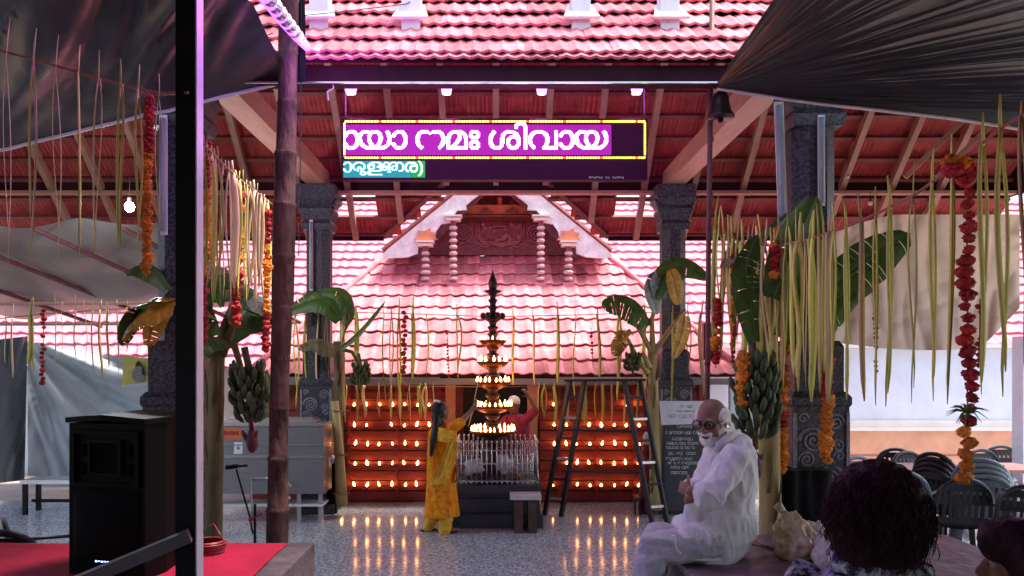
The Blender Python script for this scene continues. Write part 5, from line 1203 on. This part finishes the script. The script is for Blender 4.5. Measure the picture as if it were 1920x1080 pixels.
b.limb(P(1379, 858, 4.20), P(1330, 932, 4.09), .080, .074); b.limb(P(1330, 932, 4.09), P(1322, 925, 4.09), .072, .060)
b.limb(P(1350, 852, 4.55), P(1306, 922, 4.50), .075, .062); b.limb(P(1306, 922, 4.50), P(1300, 912, 4.40), .060, .050)
b.limb(P(1330, 1006, 4.27), P(1284, 1012, 4.19), .10, .075); b.limb(P(1322, 996, 4.5), P(1282, 990, 4.44), .09, .07); b.limb(P(1305, 1000, 4.36), P(1285, 1005, 4.33), .075, .06)
b.limb(P(1300, 950, 4.3), P(1290, 1000, 4.3), .05, .06)
fuse('kurta', b, LINEN, .0075, 6, man, wr=(.013, 6.0, (1.5, 1.2, .8)))
b = MB()
for t in range(13): pass
b.tube([P(1346, 836, 4.24), P(1366, 820, 4.26), P(1386, 812, 4.38), P(1386, 816, 4.48), P(1364, 826, 4.53), P(1346, 838, 4.46), P(1340, 848, 4.36), P(1346, 838, 4.24)], [.014] * 8, 8, flat=1.8)
obj('collar', b, LINEN, man, True)
def hemring(c, ax, r, rt_, m, par):
    ax = Vector(ax).normalized(); x = ax.cross(V(0, 0, 1)).normalized(); y = ax.cross(x); b = MB()
    b.tube([c + x * (r * math.cos(a / 16 * 6.283)) + y * (r * math.sin(a / 16 * 6.283)) * (1 + .06 * wav(a)) for a in range(17)], rt_, 6); return obj('hem', b, m, par, True)
hemring(P(1327, 934, 4.09), P(1330, 932, 4.09) - P(1379, 858, 4.20), .076, .008, LINEN, man)
b = MB(); b.tube([P(1262, 1004, 4.10), P(1268, 1032, 4.10), P(1292, 1047, 4.14), P(1330, 1050, 4.16), P(1368, 1048, 4.22), P(1392, 1040, 4.36)], .012, 8); obj('hem', b, LINEN, man, True)
b = MB()
for (kn, d1, r0) in ((P(1222, 1030, 4.15), 4.12, .092), (P(1230, 1008, 4.42), 4.40, .088)):
    h_ = P(1330, 1016, d1 + .14); an = P(1207, 1180, d1); b.limb(h_, kn, r0 + .012, r0 - .006); b.limb(kn, an, r0 - .006, .075); b.limb(h_, P(1345, 1016, 4.4), r0, r0)
fuse('trousers', b, TROUS, .0075, 5, man, wr=(.011, 7, (.8, 1, 1.4)))
b = MB()
fr.ell(b, (0, .034, -.092), (.054, .054, .044)); fr.ell(b, (0, .076, -.052), (.038, .024, .013))
for s in (-1, 1): fr.ell(b, (s * .050, .018, -.062), (.020, .034, .036)); fr.ell(b, (s * .064, .0, -.035), (.010, .016, .03))
b.v = [tuple(Vector(p) + Vector((wav(p[0] * 90, p[1] * 90, p[2] * 90), wav(p[0] * 90, p[1] * 90 + 7, p[2] * 90), 0)) * .006) for p in b.v]
fuse('beard', b, WHAIR, .005, 2, man, wr=(.003, 60, (1, 1, 1)))
b = MB(); fr.ell(b, (0, .092, -.066), (.020, .010, .005)); obj('mouth', b, mat('dark_lips', (.10, .035, .035), .5), man, True)
b = MB(); fr.ell(b, (0, -.050, .012), (.082, .070, .072), 18, 12)
for s in (-1, 1): fr.ell(b, (s * .064, -.014, .024), (.022, .056, .044))
fuse('hair', b, WHAIR, .006, 3, man, wr=(.003, 60, (1, 1, 1)))
eyes(man, fr)
b = MB()
for s in (-1, 1):
    b.tube([fr(s * .034 + .028 * math.cos(a / 14 * 6.283), .097, .002 + .021 * math.sin(a / 14 * 6.283)) for a in range(15)], .0028, 5)
    b.tube([fr(s * .062, .096, .008), fr(s * .078, .05, .012), fr(s * .080, -.01, .008)], .0026, 5)
b.tube([fr(-.008, .099, .004), fr(.008, .099, .004)], .0026, 5)
gl = obj('glasses', b, BLACKM, man)
b = MB()
for s in (-1, 1): b.prism([fr(s * .034 + .026 * math.cos(a / 14 * 6.283), .0955, .002 + .019 * math.sin(a / 14 * 6.283)) for a in range(14)], fr.f * .0012)
obj('lens', b, mat('clear_lens', (.75, .7, .7), .08, 0, trans=1.0, spec=.3), gl)

# --- woman in yellow reaching up to the lamp tower
D = 8.67; b = MB(); fr = Frame(P(827, 770, 8.62), (.74, .58, .22), k=1.0); head(b, fr)
b.limb(fr(0, -.02, -.07), P(829, 802, 8.66), .046, .055)
loft(b, secs([(800, 831, 18, .07), (812, 831, 24, .11), (850, 830, 22, .10), (885, 829, 21, .10), (920, 829, 24, .12), (960, 829, 23, .12)], D, .6))
b.limb(P(846, 806, 8.55), P(866, 790, 8.58), .046, .040); b.limb(P(866, 790, 8.58), P(884, 770, 8.75), .038, .026); hand(b, P(884, 770, 8.75), (.5, .35, .75), (-.3, -.6, .4), 1, .9, .92)
b.limb(P(820, 808, 8.8), P(850, 856, 8.78), .044, .038); b.limb(P(850, 856, 8.78), P(857, 884, 8.6), .036, .026); hand(b, P(857, 884, 8.6), (.1, -.3, -.95), (-.8, .2, 0), 1, .8, .9)
for hp, kn, an, toe in ((P(819, 940, 8.70), P(812, 968, 8.66), P(802, 989, 8.74), V(.03, .02, -.06)), (P(838, 940, 8.62), P(837, 970, 8.58), P(832, 994, 8.60), V(.16, .10, -.02))):
    b.limb(hp, kn, .075, .055); b.limb(kn, an, .05, .036); b.limb(an, an + toe, .036, .026)
wom = fuse('person', b, SKIN, .0075, 5, origin=(P(824, 0, D).x, D, 0))
tag(wom, 'woman in a yellow and orange dress lighting the lamp tower, seen from behind', 'person')
b = MB(); loft(b, secs([(797, 832, 15, .085), (802, 831, 22, .11), (812, 830, 27, .135), (840, 829, 27, .14), (870, 828, 26.5, .14), (900, 828, 27, .15), (930, 828, 29, .165), (950, 829, 31, .18), (966, 829, 33, .19)], D, .5))
b.limb(P(845, 806, 8.56), P(862, 794, 8.57), .062, .058); b.limb(P(820, 808, 8.8), P(848, 852, 8.78), .06, .056)
fuse('dress', b, YELK, .009, 4, wom, wr=(.010, 7, (2, 2, .45)))
b = MB(); b.limb(P(819, 945, 8.70), P(811, 970, 8.66), .085, .078); b.limb(P(811, 970, 8.66), P(803, 987, 8.72), .072, .060); b.limb(P(838, 945, 8.62), P(837, 972, 8.58), .085, .08); b.limb(P(837, 972, 8.58), P(833, 995, 8.59), .078, .068)
fuse('trousers', b, YELD, .010, 3, wom, wr=(.008, 8, (2, 2, .5)))
b = MB(); b.sheet(lambda u, v: P(853 - 34 * v + 16 * (u - .5) * (1 + v) + 2 * wav(u * 5, v * 3), 822 + 16 * math.sin(v * 3) * .4 + 86 * v + 10 * u * (1 - v), 8.46 + .05 * abs(wav(u * 7, v * 1.5)) + .02 * v), 14, 24)
b.sheet(lambda u, v: P(818 + 34 * u, 800 + 26 * v + 8 * u, 8.50 - .05 * math.sin(u * 3.1) + .03 * wav(u * 4, v * 6)), 14, 10)
n_ = len(b.v); b.v += [(x, y + .008, z) for x, y, z in b.v]; b.f += [[i + n_ for i in reversed(f)] for f in b.f]; b.m += [0] * (len(b.f) - len(b.m)); obj('scarf', b, YELD, wom, True)
b = MB(); fr.ell(b, (0, -.022, .030), (.083, .094, .092), 18, 12); fr.ell(b, (0, -.05, -.03), (.07, .06, .07))
b.tube([fr(0, -.07, -.02), P(818, 800, 8.53), P(812, 826, 8.5), P(808, 856, 8.5)], [.06, .045, .038, .016], 10)
fuse('hair', b, HAIR, .008, 3, wom, wr=(.003, 30, (2, 2, .5)))
b = MB(); b.tube([fr(-.05, -.03, .118), fr(0, -.035, .126), fr(.05, -.03, .118)], .016, 8); obj('hair_flower', b, PAPER, wom, True)
eyes(wom, fr)
for p in (P(801, 995, 8.75), P(836, 998, 8.63)): b = MB(); b.box(p + V(.02, .02, .0), (.20, .09, .018), Matrix.Rotation(.4, 3, 'Z')); obj('sandal', b, BLACKM, wom)
b = MB(); b.tube([P(884, 776, 8.76), P(901, 694, 8.95)], .006, 6); tag(obj('lighting_stick', b, LEAFC), 'thin pale stick held up to the lamp tower by the woman in yellow', 'stick')
b = MB(); b.tube([P(893, 748, 8.8), P(884, 778, 8.74), P(878, 800, 8.72)], .007, 5); tag(obj('wick_cloth', b, LEAFC, None, True), 'pale strip dangling from the raised hand of the woman in yellow', 'cloth')

# --- man in maroon behind the tower
D = 9.98; b = MB(); fr = Frame(P(963, 760, 9.95), (-.35, -.75, -.25)); head(b, fr)
b.limb(fr(0, -.02, -.06), P(965, 790, D), .05, .06); loft(b, secs([(786, 966, 22, .09), (830, 972, 20, .10), (870, 980, 20, .10)], D))
b.limb(P(985, 787, 9.9), P(1004, 768, 9.8), .045, .04); b.limb(P(1004, 768, 9.8), P(992, 745, 9.75), .036, .026); hand(b, P(992, 745, 9.75), (-.45, -.2, .85), (-.6, .5, 0), 1, .6, .95)
b.limb(P(946, 790, 9.9), P(938, 825, 9.75), .045, .04); b.limb(P(938, 825, 9.75), P(950, 850, 9.85), .036, .026); hand(b, P(950, 850, 9.88), (.3, .3, -.9), (.3, .6, 0), 1, .5, .95)
for x in (968, 992): b.limb(P(x, 870, D), V(P(x, 0, D).x, D, .06), .075, .04); b.limb(V(P(x, 0, D).x, D, .04), V(P(x, 0, D).x - .03, D - .16, .03), .035, .026)
man2 = fuse('person', b, SKIND, .009, 4, origin=(P(975, 0, D).x, D, 0)); tag(man2, 'white-haired man in a maroon shirt reaching up behind the lamp tower', 'person')
b = MB(); loft(b, secs([(777, 965, 14, .09), (783, 966, 24, .12), (800, 968, 25, .14), (835, 974, 24, .14), (858, 978, 23, .14)], D)); b.limb(P(985, 788, 9.9), P(1002, 771, 9.82), .062, .056); b.limb(P(946, 790, 9.9), P(939, 820, 9.78), .062, .056)
fuse('shirt', b, MARS, .010, 3, man2, wr=(.008, 9, (1, 1, 1)))
b = MB(); loft(b, [(P(980, 850, D), .16, .13, 0), (P(982, 890, D), .19, .15, 0), (V(P(984, 0, D).x, D, .30), .20, .16, 0), (V(P(984, 0, D).x, D, .06), .20, .16, 0)]); fuse('wrapped_cloth', b, WHITEP, .010, 3, man2, wr=(.012, 9, (2, 2, .2)))
b = MB(); fr.ell(b, (0, -.02, .045), (.080, .092, .078)); fuse('hair', b, WHAIR, .008, 2, man2, wr=(.004, 40, (1, 1, 1))); eyes(man2, fr)

# --- two people in the foreground at the bottom right, seen from behind
def curls(par, c, r, n, L, m, seed, wave=.006, zlow=-.6, front=None):
    rr = random.Random(seed); b = MB()
    for i in range(n):
        a = rr.uniform(0, 6.283); z = rr.uniform(zlow, 1); q = math.sqrt(max(0, 1 - z * z)); p = V(math.cos(a) * q * r[0], math.sin(a) * q * r[1], z * r[2])
        if front and (p.normalized()).dot(front) > .45 and z < .45: continue
        nrm = p.normalized(); dr = (V(0, 0, -1) + nrm * nrm.z * .8 + V(rr.uniform(-.5, .5), rr.uniform(-.5, .5), 0)).normalized(); pts = []; ph = rr.uniform(0, 6); l = L * rr.uniform(.5, 1.2); k = 9; fz = rr.uniform(0, 1) ** 3
        sd_ = dr.cross(nrm); pos = c + p * rr.uniform(.96, 1.03)
        for j in range(k):
            pts.append(pos + sd_ * wave * math.sin(ph + j * 1.3) + nrm * (wave * .5 * math.cos(ph + j * 1.3) + fz * .010 * j / k)); pos = pos + (dr + nrm * (.12 if fz > .5 else -.05)) * l / k; dr = (dr + V(0, 0, -.22) - nrm * .06).normalized()
        b.tube(pts, [.0010] * (k - 1) + [.0004], 3, cap=False)
    o = obj('curls', b, m, par, True); o['kind'] = 'stuff'; return o
def onlooker(label, hc, f, hr, garm, seed, skin, dens, L, low):
    fr = Frame(hc, f); b = MB(); head(b, fr); x, y, z = hc; r = fr.r
    sh = z - (.178 if low < -.1 else .25); b.limb(fr(0, -.02, -.06), V(x, y, sh + .03), .050, .06)
    ang = math.atan2(r.y, r.x)
    body = [(sh + .02, .10, .07), (sh - .03, .17, .09), (sh - .15, .16, .10), (sh - .40, .14, .10), (sh - .55, .16, .11)]
    loft(b, [(V(x, y, zz), rx, ry, ang) for zz, rx, ry in body])
    for s in (-1, 1):
        S0 = V(x, y, sh - .03) + r * s * .17; E0 = S0 + r * s * .05 + V(0, 0, -.28); W0 = E0 + fr.f * .08 + V(0, 0, -.22)
        b.limb(S0, E0, .045, .038); b.limb(E0, W0, .036, .026); hand(b, W0, fr.f * .25 + V(0, 0, -1), r * -s, s, .35)
        Hp = V(x, y, sh - .55) + r * s * .085; K = V(Hp.x, Hp.y, .46); A = V(Hp.x, Hp.y, .07); b.limb(Hp, K, .085, .055); b.limb(K, A, .052, .036); b.limb(V(A.x, A.y, .035), V(A.x, A.y, .03) + fr.f * .16, .034, .026)
    p = fuse('person', b, skin, .008, 5, origin=(x, y, 0)); tag(p, label, 'person')
    b = MB(); loft(b, [(V(x, y, zz), rx + .02, ry + .022, ang) for zz, rx, ry in body] + [(V(x, y, sh - .8), .22, .17, ang), (V(x, y, .35), .26, .2, ang)])
    for s in (-1, 1): S0 = V(x, y, sh - .03) + r * s * .17; b.limb(S0, S0 + r * s * .04 + V(0, 0, -.22), .062, .056)
    fuse('dress', b, garm, .010, 4, p, wr=(.008, 9, (1.5, 1.5, .6)))
    b = MB(); b.tube([V(x, y, sh + .045) + (r * math.cos(a / 12 * 6.283) * .105 + fr.f * math.sin(a / 12 * 6.283) * .085) + V(0, 0, .03 * wav(a * .9, seed)) for a in range(13)], [.020 + .01 * wav(a, seed) for a in range(13)], 8); obj('neck_scarf', b, garm, p, True)
    b = MB(); fr.ell(b, (0, -.030, .030), (hr[0] * .93, hr[1] * .86, hr[2] * .84), 22, 16); fr.ell(b, (0, -.062, low * .45), (hr[0] * .88, hr[1] * .58, abs(low) * .62), 20, 14)
    if low > -.1: fr.ell(b, (0, .035, .055), (.082, .072, .055), 18, 12); fr.ell(b, (0, -.03, -.02), (.092, .085, .095), 18, 12)
    h = fuse('hair', b, HAIRR, .008, 3, p, wr=(.007, 16, (1.2, 1.2, .6)))
    curls(h, fr(0, -.035, .005), hr, dens, L, HAIRR, seed, front=fr.f); eyes(p, fr); return p
PRINTW = mat('white_grey_print_cloth', (.02, .022, .035), .8, .3, 30, .2, col2=(.42, .43, .47), tight=(.46, .56))
onlooker('woman with thick dark bobbed hair seen from behind in front of the purple stage', tuple(P(1648, 962, 1.9)), (.50, .86, -.05), (.116, .122, .124), PRINTW, 4, SKIND, 3200, .075, -.12)
onlooker('dark-haired person in profile cut off by the bottom right corner', tuple(P(1936, 1062, 1.75)), (-.80, .60, -.02), (.100, .112, .105), MARS, 9, SKIN, 1200, .06, -.06)
